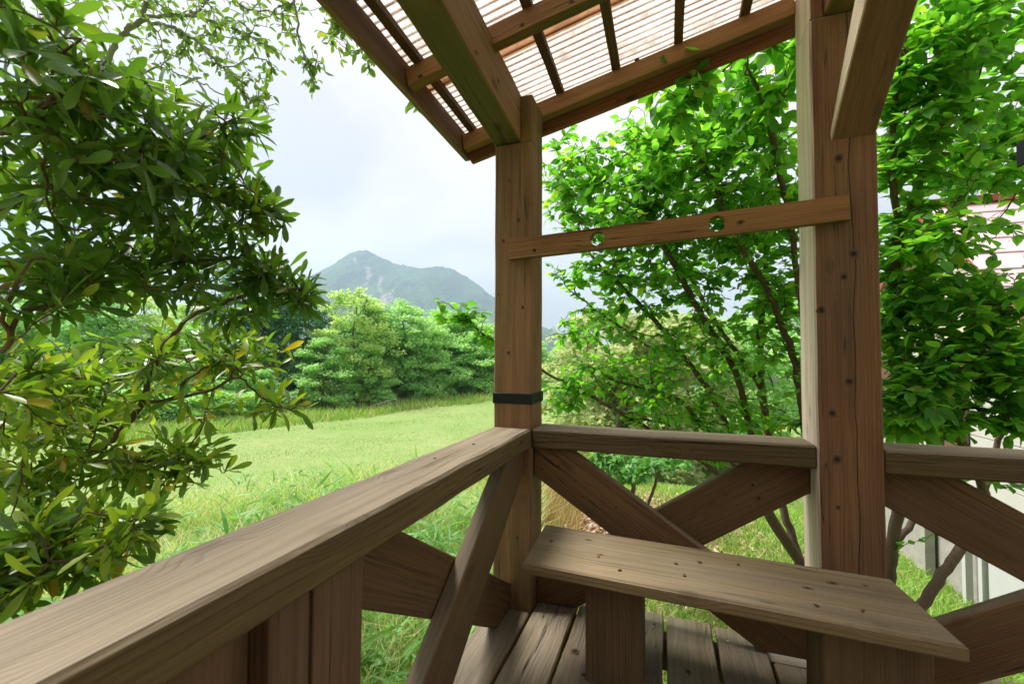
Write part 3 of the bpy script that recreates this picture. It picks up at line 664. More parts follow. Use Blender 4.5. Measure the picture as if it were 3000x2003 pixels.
def wood_mesh(pos, par, tipn, r_tip, expo, rmax, keep=None, sides=6, rmin_limb=None):
    n_ = len(pos); cnt = np.zeros(n_)
    for t in tipn: cnt[t] = 1
    for k in range(n_ - 1, -1, -1):
        if par[k] >= 0: cnt[par[k]] += cnt[k]
    # children always come after parents in the list
    rad = np.minimum(r_tip * np.maximum(cnt, 1) ** expo, rmax); done = np.zeros(n_, bool); V = []; F = []; base = 0
    tl = sorted(tipn, key=lambda t: -rad[t])
    depth = np.zeros(n_)
    for k in range(n_):
        depth[k] = depth[par[k]] + 1 if par[k] >= 0 else 0
    for t in sorted(tipn, key=lambda t: -depth[t]):
        ch = []; k = t
        while k >= 0 and not done[k]: ch.append(k); done[k] = True; k = par[k]
        r_ch = [rad[q] for q in ch]
        if k >= 0: ch.append(k); r_ch.append(min(rad[k], r_ch[-1] * 1.15))
        if len(ch) < 2: continue
        P = pos[ch]; T = np.gradient(P, axis=0); T = norm(T); sd = sides if max(r_ch) > .006 else 4
        ref = np.array([.31, .52, .79]); U = norm(np.cross(T, ref)); W_ = np.cross(T, U)
        a = np.linspace(0, 2 * np.pi, sd, endpoint=False)
        ring = P[:, None] + np.array(r_ch)[:, None, None] * (np.cos(a)[None, :, None] * U[:, None] + np.sin(a)[None, :, None] * W_[:, None])
        V.append(ring.reshape(-1, 3)); m_ = len(ch)
        i = np.arange(m_ - 1)[:, None] * sd; j = np.arange(sd)[None]; j2 = (j + 1) % sd
        F.append((np.stack([i + j, i + j2, i + sd + j2, i + sd + j], -1).reshape(-1, 4)) + base); base += m_ * sd
    return np.concatenate(V), np.concatenate(F), rad
BASIS = np.array([[0.9437, 0.3308, 0], [-0.3308, 0.9437, 0], [0, 0, 1.0]])     # ellipsoid axes: across, away, up
def near_tree(name, label, cat, limbs, ells, seed, tmpl, size, bark_m, leaf_m, rosette, per_tip, along, spread, up_bias, r_tip=.0016, expo=.42, rmax=.05, nparts=300, group=None, droop=0.0, step=.05, big=None, ymat=None, yfun=None, jit=.02):
    pos, par, dr, tipn, limbn = grow(limbs, ells, BASIS, seed, step, jitter=jit)
    base = Vector(limbs[0][0]); base.z = min(base.z, float(gz(base.x, base.y)) + .02)
    root = thing(name, label, cat, base, group)
    # wood, trunk reaches the ground
    if limbs[0][0][2] > base.z:
        lo = np.array([[base.x, base.y, base.z - .15]]);
    V, F, rad = wood_mesh(pos, par, tipn, r_tip, expo, rmax)
    obj('branches', np_mesh('branches', V, F, bark_m), root)
    r0_ = rad[0]; zz_ = np.linspace(base.z - .2, pos[0][2] + .02, 6)
    if pos[0][2] > base.z + .03:
        a = np.linspace(0, 2 * np.pi, 9, endpoint=False)
        ring = np.array([[[pos[0][0] + (r0_ * (1 + .5 * (1 - k / 5) ** 2)) * math.cos(q), pos[0][1] + (r0_ * (1 + .5 * (1 - k / 5) ** 2)) * math.sin(q), z_] for q in a] for k, z_ in enumerate(zz_)])
        Ft = [(k * 9 + j, k * 9 + (j + 1) % 9, k * 9 + 9 + (j + 1) % 9, k * 9 + 9 + j) for k in range(5) for j in range(9)]
        obj('trunk', np_mesh('trunk', ring.reshape(-1, 3), np.array(Ft), bark_m), root)
    r_ = np.random.default_rng(seed + 50); P = []; D = []; Nn = []; S = []
    for t in tipn:
        d_ = dr[t]; k = t; chain = []
        for _ in range(along): chain.append(k); k = par[k] if par[k] >= 0 else k
        ref = norm(np.cross(d_, r_.normal(size=3))); ref2 = np.cross(d_, ref); phi = r_.random() * 6.28
        n_ = max(3, int(per_tip * r_.uniform(.7, 1.3)))
        for q in range(n_):
            if rosette:
                an = phi + q * 2.4; sp = spread * (0.55 + .75 * q / n_) * r_.uniform(.8, 1.2); bk = chain[min(len(chain) - 1, int(q / n_ * len(chain)))]
                b_ = pos[bk] + r_.normal(0, .004, 3); dv = d_ * math.cos(sp) + (ref * math.cos(an) + ref2 * math.sin(an)) * math.sin(sp)
            else:
                bk = chain[min(len(chain) - 1, int(q / n_ * len(chain)))]; side = 1 if q % 2 else -1
                b_ = pos[bk]; h_ = norm(np.cross(dr[bk], np.array([0, 0, 1.]) + r_.normal(0, .15, 3)))
                an = spread * r_.uniform(.6, 1.3) if q else .1
                dv = dr[bk] * math.cos(an) + side * h_ * math.sin(an) + r_.normal(0, .18, 3)
            dv = dv + np.array([0, 0, -droop]) * r_.uniform(.3, 1.5); dv = dv / np.linalg.norm(dv)
            nv = np.array([0, 0, 1.]) * up_bias + d_ * .4 * rosette + r_.normal(0, .45, 3)
            P.append(b_ + dv * .004); D.append(dv); Nn.append(nv); S.append(size * r_.uniform(.62, 1.18) * (1 if big is None else big(b_)))
    P, D, Nn, S = map(np.array, (P, D, Nn, S))
    # short leaf stalks are part of the template root; the largest leaves in view become objects of their own
    rel = P + D * S[:, None] * .5 - np.array(CAM); zf = rel @ np.array(FW); sx = rel @ np.array(RT) / np.maximum(zf, .05); sy = rel @ np.array(UP) / np.maximum(zf, .05)
    inv = (zf > .15) & (np.abs(sx) < 1.14) & (np.abs(sy) < .76); score = np.where(inv, S / np.maximum(zf, .15), 0)
    pick = np.argsort(-score)[:nparts]; pick = pick[score[pick] > 0]; rest = np.ones(len(P), bool); rest[pick] = False
    yl = np.zeros(len(P), bool) if yfun is None else yfun(P, r_)
    mats = [leaf_m, ymat or leaf_m]; X, Y, Z = leaf_frames(D, Nn)
    data = [[np_mesh('leaf', tv, tf, mm) for tv, tf in tmpl] for mm in mats]
    for q in pick:
        o = bpy.data.objects.new('leaf', data[int(yl[q])][int(r_.integers(len(tmpl)))]); link(o, root)
        Mx = Matrix.Identity(4)
        for i in range(3): Mx[i][0] = X[q][i] * S[q]; Mx[i][1] = Y[q][i] * S[q]; Mx[i][2] = Z[q][i] * S[q]; Mx[i][3] = P[q][i]
        o.matrix_basis = Mx
    for kind, mm in ((False, mats[0]), (True, mats[1])):
        m_ = rest & (yl == kind)
        if m_.sum() == 0: continue
        V, F = merged_leaves(tmpl, P[m_], D[m_], Nn[m_], S[m_])
        struct(obj('foliage', np_mesh('foliage', V, F, mm), root), 'stuff')
    return root
B_EVER = bark('evergreen_bark', (0.10, 0.065, 0.04), (0.20, 0.135, 0.085), 40)
B_GREY = bark('lichen_bark', (0.13, 0.12, 0.10), (0.30, 0.28, 0.24), 30, .4)
B_CHERRY = bark('cherry_bark', (0.085, 0.055, 0.037), (0.23, 0.165, 0.115), 45, .2)
M_EVER = leafmat('evergreen_leaf', (0.067, 0.149, 0.018), (0.127, 0.237, 0.030), (0.356, 0.252, 0.030), .008, trans=.5, rough=.27, spec=.6)
M_EVERY = leafmat('evergreen_young_leaf', (0.179, 0.293, 0.028), (0.329, 0.428, 0.042), (0.466, 0.348, 0.035), .06, trans=.42, rough=.34, spec=.5)
M_CHERRY = leafmat('broad_leaf', (0.093, 0.276, 0.046), (0.203, 0.451, 0.074), (0.351, 0.528, 0.074), .10, trans=.68, rough=.42, spec=.4, tcol=(1.35, 1.5, .5))
M_SMALLL = leafmat('spring_leaf', (0.113, 0.225, 0.033), (0.225, 0.338, 0.068), (0.315, 0.315, 0.068), .06, trans=.5, rough=.45, spec=.35)
M_SHRUB = leafmat('shrub_leaf', (0.086, 0.265, 0.070), (0.187, 0.421, 0.109), None, 0, trans=.4, rough=.5)
EV_L=[[[-2.496,-0.843,-0.293],[-2.445,-0.839,0.099],[-2.294,-0.856,0.588],[-2.029,-0.942,1.15],[-1.673,-1.044,1.588],[-1.395,-1.115,1.86],[-1.215,-1.163,2.011]],[[-2.428,-0.835,0.167],[-2.203,-0.657,0.356],[-1.914,-0.508,0.511],[-1.779,-0.442,0.591],[-1.698,-0.406,0.681],[-1.63,-0.386,0.773],[-1.564,-0.399,0.912],[-1.5,-0.401,1.01],[-1.408,-0.404,1.09],[-1.294,-0.398,1.158],[-1.055,-0.359,1.233],[-0.83,-0.313,1.241]],[[-1.63,-0.386,0.773],[-1.489,-0.316,0.799],[-1.363,-0.273,0.831],[-1.244,-0.255,0.906],[-1.132,-0.244,0.81],[-1.037,-0.231,0.761],[-0.942,-0.218,0.751]],[[-1.914,-0.508,0.511],[-2.021,-0.34,0.697],[-2.026,-0.237,0.744],[-1.972,-0.115,0.812],[-1.787,-0.002,0.947]],[[-1.914,-0.508,0.511],[-1.624,-0.386,0.543],[-1.436,-0.34,0.491],[-1.375,-0.338,0.45]],[[-2.428,-0.835,0.167],[-1.623,-0.926,0.222],[-1.327,-0.931,0.301],[-1.133,-0.887,0.369],[-1.03,-0.852,0.427],[-0.948,-0.805,0.494]],[[-2.153,-0.903,0.921],[-1.74,-0.893,1.146],[-1.452,-0.848,1.226],[-1.285,-0.738,1.279],[-1.154,-0.588,1.315],[-1.008,-0.432,1.354]],[[-2.029,-0.942,1.15],[-1.563,-0.945,1.38],[-1.29,-0.906,1.485],[-1.12,-0.818,1.576],[-1.031,-0.745,1.605],[-0.937,-0.683,1.672],[-0.843,-0.621,1.762]],[[-1.673,-1.044,1.588],[-1.077,-1.097,1.487],[-0.871,-1.08,1.549],[-0.854,-1.075,1.584],[-0.851,-1.023,1.639],[-0.848,-0.919,1.728]],[[-1.12,-0.818,1.576],[-1.129,-0.641,1.576],[-1.053,-0.508,1.583],[-0.929,-0.41,1.536]],[[-2.153,-0.903,0.921],[-1.247,-1.032,0.95],[-0.979,-1.047,1.038],[-0.898,-1.021,1.103]]]
EV_E=[[[-1.235,-0.234,0.991],[0.228,0.15,0.085],26],[[-0.845,-0.317,1.226],[0.068,0.06,0.034],8],[[-1.099,-0.351,1.148],[0.158,0.12,0.061],14],[[-0.83,-1.121,1.627],[0.146,0.22,0.185],62],[[-0.989,-0.963,1.581],[0.234,0.25,0.21],76],[[-1.043,-0.751,1.651],[0.263,0.3,0.207],76],[[-1.034,-0.557,1.643],[0.156,0.25,0.14],34],[[-1.099,-0.521,1.487],[0.225,0.3,0.177],51],[[-1.228,-0.829,1.409],[0.313,0.35,0.177],87],[[-1.176,-0.543,1.326],[0.305,0.25,0.128],53],[[-0.973,-0.364,1.28],[0.153,0.12,0.077],35],[[-1.046,-1.022,1.175],[0.157,0.2,0.101],35],[[-1.14,-0.791,1.218],[0.245,0.25,0.082],35],[[-1.494,-0.219,1.011],[0.279,0.25,0.12],49],[[-1.758,-0.307,0.89],[0.459,0.35,0.259],88],[[-1.087,-0.249,0.772],[0.137,0.1,0.055],10],[[-1.493,-0.34,0.523],[0.262,0.2,0.103],51],[[-1.614,-0.731,0.8],[0.218,0.35,0.234],80],[[-1.586,-0.713,0.566],[0.265,0.3,0.14],72],[[-1.234,-0.87,0.404],[0.246,0.22,0.117],96],[[-0.979,-0.815,0.474],[0.063,0.1,0.057],9],[[-1.233,-0.953,0.353],[0.073,0.15,0.073],26],[[-0.929,-0.41,1.52],[0.066,0.1,0.099],9],[[-0.847,-0.601,1.748],[0.058,0.1,0.058],9],[[-0.893,-0.334,1.212],[0.085,0.1,0.068],10]]
OV_L=[[[-6.538,1.386,0.036],[-6.122,1.285,1.046],[-5.499,1.138,2.415],[-4.865,1.008,3.394],[-4.261,0.887,3.829],[-3.911,0.898,3.975],[-3.801,0.879,4.11],[-3.725,0.838,4.526],[-3.489,0.795,5.101]],[[-4.261,0.887,3.829],[-3.926,0.893,3.975],[-3.693,0.922,3.984],[-3.374,0.982,3.932],[-2.923,1.041,3.743],[-2.572,1.066,3.513],[-2.43,1.118,3.427]],[[-3.926,0.893,3.975],[-3.577,0.966,3.858],[-3.34,1.001,3.716],[-3.072,0.999,3.451],[-2.926,1.056,3.259],[-2.775,1.061,3.113]],[[-4.865,1.008,3.394],[-3.893,1.023,3.631],[-3.278,1.036,3.329],[-2.927,1.061,3.115],[-2.686,1.049,2.836]],[[-3.489,0.795,5.101],[-2.686,0.884,4.537],[-2.279,0.938,4.031],[-2.239,0.962,3.758],[-2.163,0.947,3.427],[-2.089,0.98,3.216],[-2.024,0.957,3.018]],[[-2.686,0.884,4.537],[-1.997,0.827,3.985],[-1.791,0.809,3.521],[-1.673,0.804,3.317],[-1.508,0.814,3.174],[-1.378,0.863,3.078],[-1.169,0.892,2.811],[-1.1,0.921,2.693]],[[-3.374,0.982,3.932],[-3.125,1.01,4.109],[-2.869,1.053,3.921],[-2.66,1.128,3.885],[-2.451,1.202,3.849]],[[-5.499,1.138,2.415],[-5.43,0.803,3.606],[-5.078,0.698,4.059],[-4.642,0.737,4.306]],[[-3.801,0.879,4.11],[-4.368,0.724,4.381],[-4.867,0.655,4.385]]]
OV_E=[[[-3.233,0.983,3.808],[0.487,0.4,0.225],69],[[-2.872,1.065,3.551],[0.296,0.35,0.296],48],[[-2.762,1.067,3.08],[0.183,0.2,0.256],27],[[-3.463,0.962,3.617],[0.342,0.3,0.19],26],[[-2.51,1.081,3.701],[0.252,0.3,0.216],21],[[-2.057,0.962,3.147],[0.113,0.15,0.15],18],[[-1.655,0.811,3.298],[0.153,0.2,0.215],35],[[-1.423,0.847,3.081],[0.136,0.12,0.121],16],[[-1.1,0.921,2.699],[0.042,0.05,0.048],5],[[-4.006,0.983,3.631],[0.239,0.3,0.239],19],[[-4.924,0.752,4.06],[0.572,0.4,0.245],51],[[-4.002,0.86,4.149],[0.467,0.4,0.234],37],[[-2.644,1.025,3.952],[0.72,0.3,0.108],35],[[-3.674,0.871,4.109],[0.38,0.3,0.152],22],[[-2.726,1.073,3.262],[0.164,0.2,0.219],16]]
R1_L=[[[1.498,2.061,-0.856],[1.374,2.003,-0.459],[1.233,1.946,-0.232],[1.142,1.909,-0.092],[1.086,1.88,0.184],[1.042,1.802,0.456],[0.946,1.701,0.882],[0.83,1.601,1.067],[0.696,1.493,1.283],[0.62,1.408,1.436],[0.478,1.296,1.699],[0.352,1.19,1.959]],[[1.374,2.003,-0.459],[1.267,2.058,-0.062],[1.181,2.011,0.431],[1.132,1.929,0.766],[1.113,1.858,1.091],[1.113,1.799,1.249],[1.124,1.684,1.623],[1.123,1.509,2.09],[1.032,1.304,2.478]],[[1.142,1.909,-0.092],[0.993,1.898,0.264],[0.923,1.867,0.438],[0.761,1.798,0.786],[0.659,1.758,0.917],[0.456,1.677,1.199],[0.251,1.597,1.425],[0.047,1.519,1.633],[-0.113,1.455,1.847]],[[1.142,1.909,-0.092],[0.914,1.711,0.268],[0.743,1.591,0.483],[0.597,1.479,0.692],[0.42,1.362,0.764],[0.158,1.214,0.836],[-0.043,1.086,0.979]],[[1.142,1.909,-0.092],[0.684,1.522,0.319],[0.384,1.304,0.526],[0.194,1.127,0.654],[0.003,1.002,0.793],[-0.151,0.893,0.87]],[[1.498,2.061,-0.856],[1.373,1.715,0.192],[1.261,1.544,0.938],[1.074,1.356,1.407],[0.887,1.177,1.646],[0.76,1.015,1.953],[0.594,0.739,2.143],[0.529,0.397,2.166]],[[1.373,1.715,0.192],[1.265,1.33,1.033],[1.124,1.045,1.729],[0.975,0.765,2.18],[0.84,0.603,2.411]],[[1.132,1.929,0.766],[0.833,1.914,1.236],[0.596,1.921,1.706],[0.349,1.822,2.036],[0.113,1.626,2.261],[-0.08,1.448,2.377]],[[0.659,1.758,0.917],[0.342,1.853,1.076],[0.031,1.736,1.307],[-0.196,1.545,1.489]],[[-0.151,0.893,0.87],[-0.257,0.693,0.976],[-0.424,0.524,1.092],[-0.512,0.437,1.203],[-0.595,0.352,1.265]]]
R1_E=[[[0.338,1.409,1.62],[0.438,0.4,0.204],61],[[0.692,1.42,1.826],[0.339,0.4,0.169],61],[[0.43,1.307,2.445],[0.254,0.4,0.169],39],[[1.128,1.353,2.032],[0.158,0.4,0.315],52],[[1.196,1.608,1.489],[0.141,0.3,0.282],37],[[-0.119,1.332,2.272],[0.241,0.4,0.241],114],[[-0.149,1.33,2.031],[0.181,0.3,0.151],58],[[0.295,1.269,2.163],[0.367,0.5,0.311],235],[[0.212,1.252,1.824],[0.367,0.4,0.141],100],[[0.771,1.12,2.093],[0.43,0.5,0.38],408],[[0.581,0.311,2.107],[0.148,0.2,0.129],43],[[0.913,0.842,2.368],[0.269,0.4,0.269],190],[[0.993,1.424,1.689],[0.354,0.5,0.354],235],[[0.503,1.574,1.581],[0.453,0.5,0.332],190],[[0.12,1.547,1.568],[0.311,0.3,0.156],77],[[0.059,1.537,1.225],[0.28,0.4,0.187],71],[[0.205,1.283,0.864],[0.452,0.35,0.169],132],[[-0.072,0.976,0.792],[0.131,0.15,0.118],43],[[0.751,1.627,1.039],[0.505,0.5,0.356],190],[[1.167,1.61,1.15],[0.226,0.4,0.452],138],[[0.42,1.259,0.679],[0.245,0.2,0.109],52],[[0.855,1.624,0.63],[0.38,0.3,0.146],71],[[-0.512,0.437,1.203],[0.149,0.1,0.064],24],[[-0.424,0.524,1.092],[0.07,0.08,0.058],5],[[-0.203,1.432,1.598],[0.125,0.1,0.069],9],[[-0.155,1.359,1.126],[0.121,0.1,0.091],9],[[0.778,1.395,0.367],[0.191,0.1,0.049],23],[[1.185,1.742,0.573],[0.175,0.2,0.117],28]]
R2_L=[[[1.752,1.717,-0.621],[1.774,1.716,-0.356],[1.785,1.714,-0.193],[1.824,1.721,0.01],[1.86,1.721,0.369],[1.813,1.637,0.774],[1.721,1.481,1.287],[1.727,1.365,1.658],[1.797,1.327,1.914],[1.859,1.234,2.18],[1.936,1.198,2.444],[1.91,1.131,2.59],[1.829,1.039,2.911]],[[1.785,1.714,-0.193],[1.954,1.82,-0.026],[2.118,1.921,0.264],[2.118,1.855,0.631],[1.99,1.685,1.169],[1.931,1.542,1.673],[2.09,1.59,1.883],[2.268,1.591,2.127],[2.416,1.585,2.276],[2.624,1.65,2.496]],[[1.785,1.714,-0.193],[1.876,1.669,-0.111],[1.971,1.636,-0.04]],[[1.813,1.637,0.774],[1.791,1.411,0.975],[1.868,1.33,1.031],[1.966,1.309,1.079],[2.141,1.313,1.205],[2.3,1.366,1.3]],[[1.727,1.365,1.658],[1.644,1.219,1.964],[1.609,1.09,2.259],[1.604,0.973,2.525],[1.545,0.945,2.739]]]
R3_L=[[[1.753,1.449,-0.524],[1.832,1.472,-0.392],[1.951,1.53,-0.231],[2.084,1.602,-0.071],[2.238,1.7,0.202],[2.312,1.715,0.531],[2.339,1.713,0.835],[2.412,1.729,1.139],[2.487,1.741,1.544]],[[2.238,1.7,0.202],[2.036,1.511,0.547],[1.844,1.332,0.728],[1.644,1.206,0.801]],[[2.312,1.715,0.531],[2.329,1.502,0.73],[2.402,1.418,0.808]]]
R2_E=[[[1.674,1.109,2.371],[0.157,0.3,0.336],65],[[2.0,1.451,1.934],[0.243,0.3,0.17],55],[[2.299,1.554,1.984],[0.17,0.3,0.097],20],[[1.726,1.016,2.525],[0.278,0.35,0.257],188],[[2.089,1.297,2.677],[0.275,0.4,0.275],141],[[1.74,1.194,2.104],[0.206,0.35,0.252],141],[[2.163,1.499,2.178],[0.316,0.4,0.243],150],[[1.74,1.265,1.591],[0.187,0.3,0.28],141],[[1.975,1.453,1.617],[0.195,0.3,0.146],56],[[1.958,1.352,1.289],[0.327,0.3,0.187],191],[[2.246,1.451,1.36],[0.14,0.3,0.093],10],[[2.508,1.618,2.252],[0.195,0.4,0.73],124],[[1.719,1.379,1.154],[0.097,0.2,0.243],75]]
R3_E=[[[1.641,1.155,0.715],[0.134,0.2,0.134],58],[[1.902,1.301,0.665],[0.183,0.2,0.092],35],[[1.969,1.314,0.962],[0.32,0.3,0.183],221],[[2.148,1.33,0.807],[0.179,0.25,0.179],106],[[1.731,1.236,0.824],[0.183,0.2,0.137],100],[[1.777,1.312,0.611],[0.164,0.15,0.07],41],[[2.177,1.436,1.079],[0.21,0.3,0.14],86],[[2.194,1.468,0.332],[0.14,0.1,0.047],10],[[2.096,1.21,0.686],[0.107,0.1,0.086],29]]
SH_L=[[[0.161,2.794,-0.363],[0.189,2.8,-0.238],[0.15,2.782,-0.112],[0.052,2.744,-0.029]],[[0.33,2.75,-0.454],[0.311,2.741,-0.372],[0.37,2.757,-0.249],[0.402,2.764,-0.127],[0.372,2.75,-0.025]],[[0.189,2.8,-0.238],[0.269,2.823,-0.112],[0.25,2.814,-0.028]]]
SH_E=[[[0.131,2.772,-0.037],[0.314,0.35,0.1],80],[[0.448,2.83,-0.024],[0.248,0.35,0.099],60],[[-0.039,2.817,0.011],[0.214,0.3,0.094],35],[[0.15,2.784,-0.175],[0.147,0.15,0.042],12]]
def young(P, r_):
    rel = P - np.array(CAM); zf = rel @ np.array(FW); el = rel[:, 2] / zf; prob = np.clip((.12 - el) * 3.2, .04, .72) * np.clip((zf - 1.0) * 2.2, .2, 1)
    return r_.random(len(P)) < prob
near_tree('evergreen_tree', 'glossy leaved evergreen tree leaning in beside the side handrail', 'tree', EV_L, EV_E, 11, L_EVER, .092, B_EVER, M_EVER, True, 11, 5, 1.15, .55, r_tip=.0021, expo=.40, rmax=.045, ymat=M_EVERY, yfun=young, step=.03)
near_tree('overhanging_tree', 'tall tree with small curled spring leaves on thin drooping twigs against the sky', 'tree', OV_L, OV_E, 12, L_SMALL, .064, B_GREY, M_SMALLL, False, 7, 7, .9, .5, r_tip=.0028, expo=.42, rmax=.07, droop=.35, step=.045, jit=.05)
near_tree('cherry_tree', 'many stemmed broadleaf tree with bright green leaves outside the far railing', 'tree', R1_L, R1_E, 13, L_CHERRY, .068, B_CHERRY, M_CHERRY, False, 10, 7, .95, .9, r_tip=.0019, expo=.46, rmax=.068, droop=.25, step=.045, big=lambda q: .8 if q[0] < -.25 else (1.15 if q[1] < .75 and q[2] > 1.6 else (.86 if q[2] < 1.3 else 1.0)))
near_tree('cherry_tree', 'dark leaved broadleaf tree with a forked trunk and broken limb stub', 'tree', R2_L, R2_E, 14, L_CHERRY, .076, B_CHERRY, M_CHERRY, False, 10, 7, .95, 1.2, r_tip=.0019, expo=.46, rmax=.048, droop=.15, step=.045)
near_tree('cherry_tree', 'slanting single trunk broadleaf tree in front of the white house wall', 'tree', R3_L, R3_E, 15, L_CHERRY, .076, B_CHERRY, M_CHERRY, False, 10, 7, .95, 1.3, r_tip=.0019, expo=.46, rmax=.04, droop=.15, step=.045)
near_tree('azalea_shrub', 'low green shrub with crooked dark stems beyond the railing', 'shrub', SH_L, SH_E, 16, L_SMALL, .075, B_CHERRY, M_SHRUB, True, 12, 3, 1.2, .8, r_tip=.0036, expo=.42, rmax=.045, step=.04)

# ------------------------------------------------------------------ trees beyond the meadow
def far_tree(seed, h, wd_, kind):
    """returns meshes local to the base: trunk+limbs, crown"""
    r_ = np.random.default_rng(seed); limbs = [[(0, 0, -.3), (r_.normal(0, .1), r_.normal(0, .1), h * .3), (r_.normal(0, .25), r_.normal(0, .25), h * .62), (r_.normal(0, .3), r_.normal(0, .3), h * .9)]]
    ells = []
    if kind == 'broad':
        npf = 21
        for k in range(npf):
            t = (k + .5) / npf; zc = h * (.08 + .84 * t); rr_ = wd_ * .5 * (math.sin(math.pi * min(1, .22 + .74 * t)) ** .8) * r_.uniform(.55, 1.0); an = k * 2.4 + r_.normal(0, .4)
            ells.append([(rr_ * math.cos(an) * .8, rr_ * math.sin(an) * .8, zc), (wd_ * r_.uniform(.11, .20), wd_ * r_.uniform(.11, .20), h * r_.uniform(.04, .075)), 11])
        ells.append([(0, 0, h * .93), (wd_ * .16, wd_ * .16, h * .07), 8]); ells.append([(0, 0, h * .6), (wd_ * .3, wd_ * .3, h * .3), 14])
    elif kind == 'bush':
        for k in range(9):
            an = k * 2.4; rr_ = wd_ * .33 * r_.uniform(.2, 1)
            ells.append([(rr_ * math.cos(an), rr_ * math.sin(an), h * r_.uniform(.25, .85)), (wd_ * .2, wd_ * .2, h * .12), 6])
    else:
        for k in range(16):
            t = (k + .5) / 16; rr_ = wd_ * .5 * (1 - t) ** .75 + .15; nb = 5 if t < .8 else 3
            for b in range(nb):
                an = b * 6.28 / nb + k * 1.1 + r_.normal(0, .3)
                ells.append([(rr_ * .62 * math.cos(an), rr_ * .62 * math.sin(an), h * (.12 + .86 * t)), (rr_ * .38, rr_ * .38, h * .022), 2])
    pos, par, dr, tipn, _ = grow(limbs, ells, np.eye(3), seed, .28, .35, .12)
    V, F, rad = wood_mesh(pos, par, tipn, .011, .42, .16, sides=5)
    tips = pos[tipn]; per = dict(broad=78, bush=100, conifer=56)[kind]; n_ = len(tips) * per
    c_ = np.repeat(tips, per, 0); q = norm(r_.normal(size=(n_, 3))) * (r_.random((n_, 1)) ** .45)
    if kind == 'conifer':
        ax = norm(c_ * np.array([1, 1, 0]) + 1e-6); q = q * np.array([.5, .5, .2]); P = c_ + q - np.array([0, 0, .25]) * (np.hypot(q[:, 0], q[:, 1])[:, None]); S = r_.uniform(.22, .40, n_); D = norm(ax + r_.normal(0, .5, (n_, 3)) + np.array([0, 0, -.35])); hwd = .17
    else:
        sp = .62 if kind == 'broad' else .45
        P = c_ + q * np.array([sp, sp, sp * .42]); S = r_.uniform(.14, .27, n_); D = norm(r_.normal(size=(n_, 3)) * np.array([1, 1, .5])); hwd = .34
    Nn = np.array([0, 0, .9]) + r_.normal(0, .5, (n_, 3)); X, Y, Z = leaf_frames(D, Nn)
    tv = np.array([(0, 0, 0), (.5, hwd, .06), (1, 0, -.05), (.5, -hwd, .06)])
    VV = (P[:, None] + S[:, None, None] * (tv[None, :, :1] * X[:, None] + tv[None, :, 1:2] * Y[:, None] + tv[None, :, 2:] * Z[:, None])).reshape(-1, 3)
    return (V, F), (VV, np.arange(n_ * 4).reshape(-1, 4))
M_FB = [leafmat('meadow_tree_leaf_%s' % nm, a, b, None, 0, trans=.55, rough=.5, spec=.25, tcol=(1.15, 1.15, .9)) for nm, a, b in (('light', (0.318, 0.594, 0.201), (0.477, 0.721, 0.297)), ('yellow', (0.424, 0.615, 0.191), (0.551, 0.721, 0.286)), ('deep', (0.265, 0.53, 0.20), (0.39, 0.64, 0.28)))]
M_FB.append(leafmat('olive_leaf', (0.36, 0.46, 0.20), (0.52, 0.58, 0.30), None, 0, trans=.55, rough=.5, spec=.25, tcol=(1.15, 1.15, .9)))
M_CON = leafmat('conifer_needle', (0.050, 0.173, 0.069), (0.111, 0.300, 0.111), None, 0, trans=.2, rough=.6, spec=.2)
B_FAR = bark('forest_bark', (0.10, 0.085, 0.06), (0.19, 0.16, 0.115), 12)
def pt(x, depth): # a spot on the ground at a bearing and distance from the porch
    q = np.array([CAM.x, CAM.y]) + depth * (f0 + r0 * (x - 1174) / 1027.0); return float(q[0]), float(q[1])
protos = {}
for k, (kd, h, wd_, mi) in dict(b0=('broad', 8.2, 7.4, 1), b1=('broad', 7.0, 6.0, 0), b2=('broad', 6.0, 6.4, 0), b3=('broad', 7.4, 5.4, 2), b4=('broad', 5.0, 5.2, 0), s0=('bush', 2.2, 3.4, 0), s1=('bush', 1.6, 2.6, 2), o0=('broad', 5.4, 5.6, 3), c0=('conifer', 11.0, 4.6, 4), c1=('conifer', 9.6, 4.2, 4)).items():
    (V, F), (V2, F2) = far_tree(sum(map(ord, k)), h, wd_, kd)
    protos[k] = (np_mesh('trunk', V, F, B_FAR), np_mesh('crown', V2, F2, (M_FB + [M_CON])[mi], False), kd)
LAB = dict(b0='large yellow-green broadleaf tree standing tallest at the meadow edge', b1='rounded light green broadleaf tree in the wood beyond the meadow', b2='broad spreading light green tree at the meadow edge', b3='deep green broadleaf tree in the wood beyond the meadow', b4='smaller light green tree at the foot of the wood', s0='bushy light green shrub along the meadow edge', s1='low deep green shrub along the meadow edge', c0='tall dark conifer standing behind the broadleaf trees', c1='shorter dark conifer standing behind the broadleaf trees')
NAME = dict(broad='broadleaf_tree', bush='meadow_shrub', conifer='conifer_tree')
def plant(k, x, depth, s_=1.0, rz=0.0, zs_=1.0):
    X, Y = pt(x, depth); tr, cr, kd = protos[k]
    o = thing(NAME[kd], LAB[k], 'shrub' if kd == 'bush' else 'tree', (X, Y, float(gz(X, Y)) - .05), dict(broad='broadleaf trees beyond the meadow', bush='shrubs along the meadow edge', conifer='conifers beyond the meadow')[kd])
    o.rotation_euler = (0, 0, rz); o.scale = (s_, s_, s_ * zs_)
    for nm, me in (('trunk', tr), ('crown', cr)): link(bpy.data.objects.new(nm, me), o, 'local')
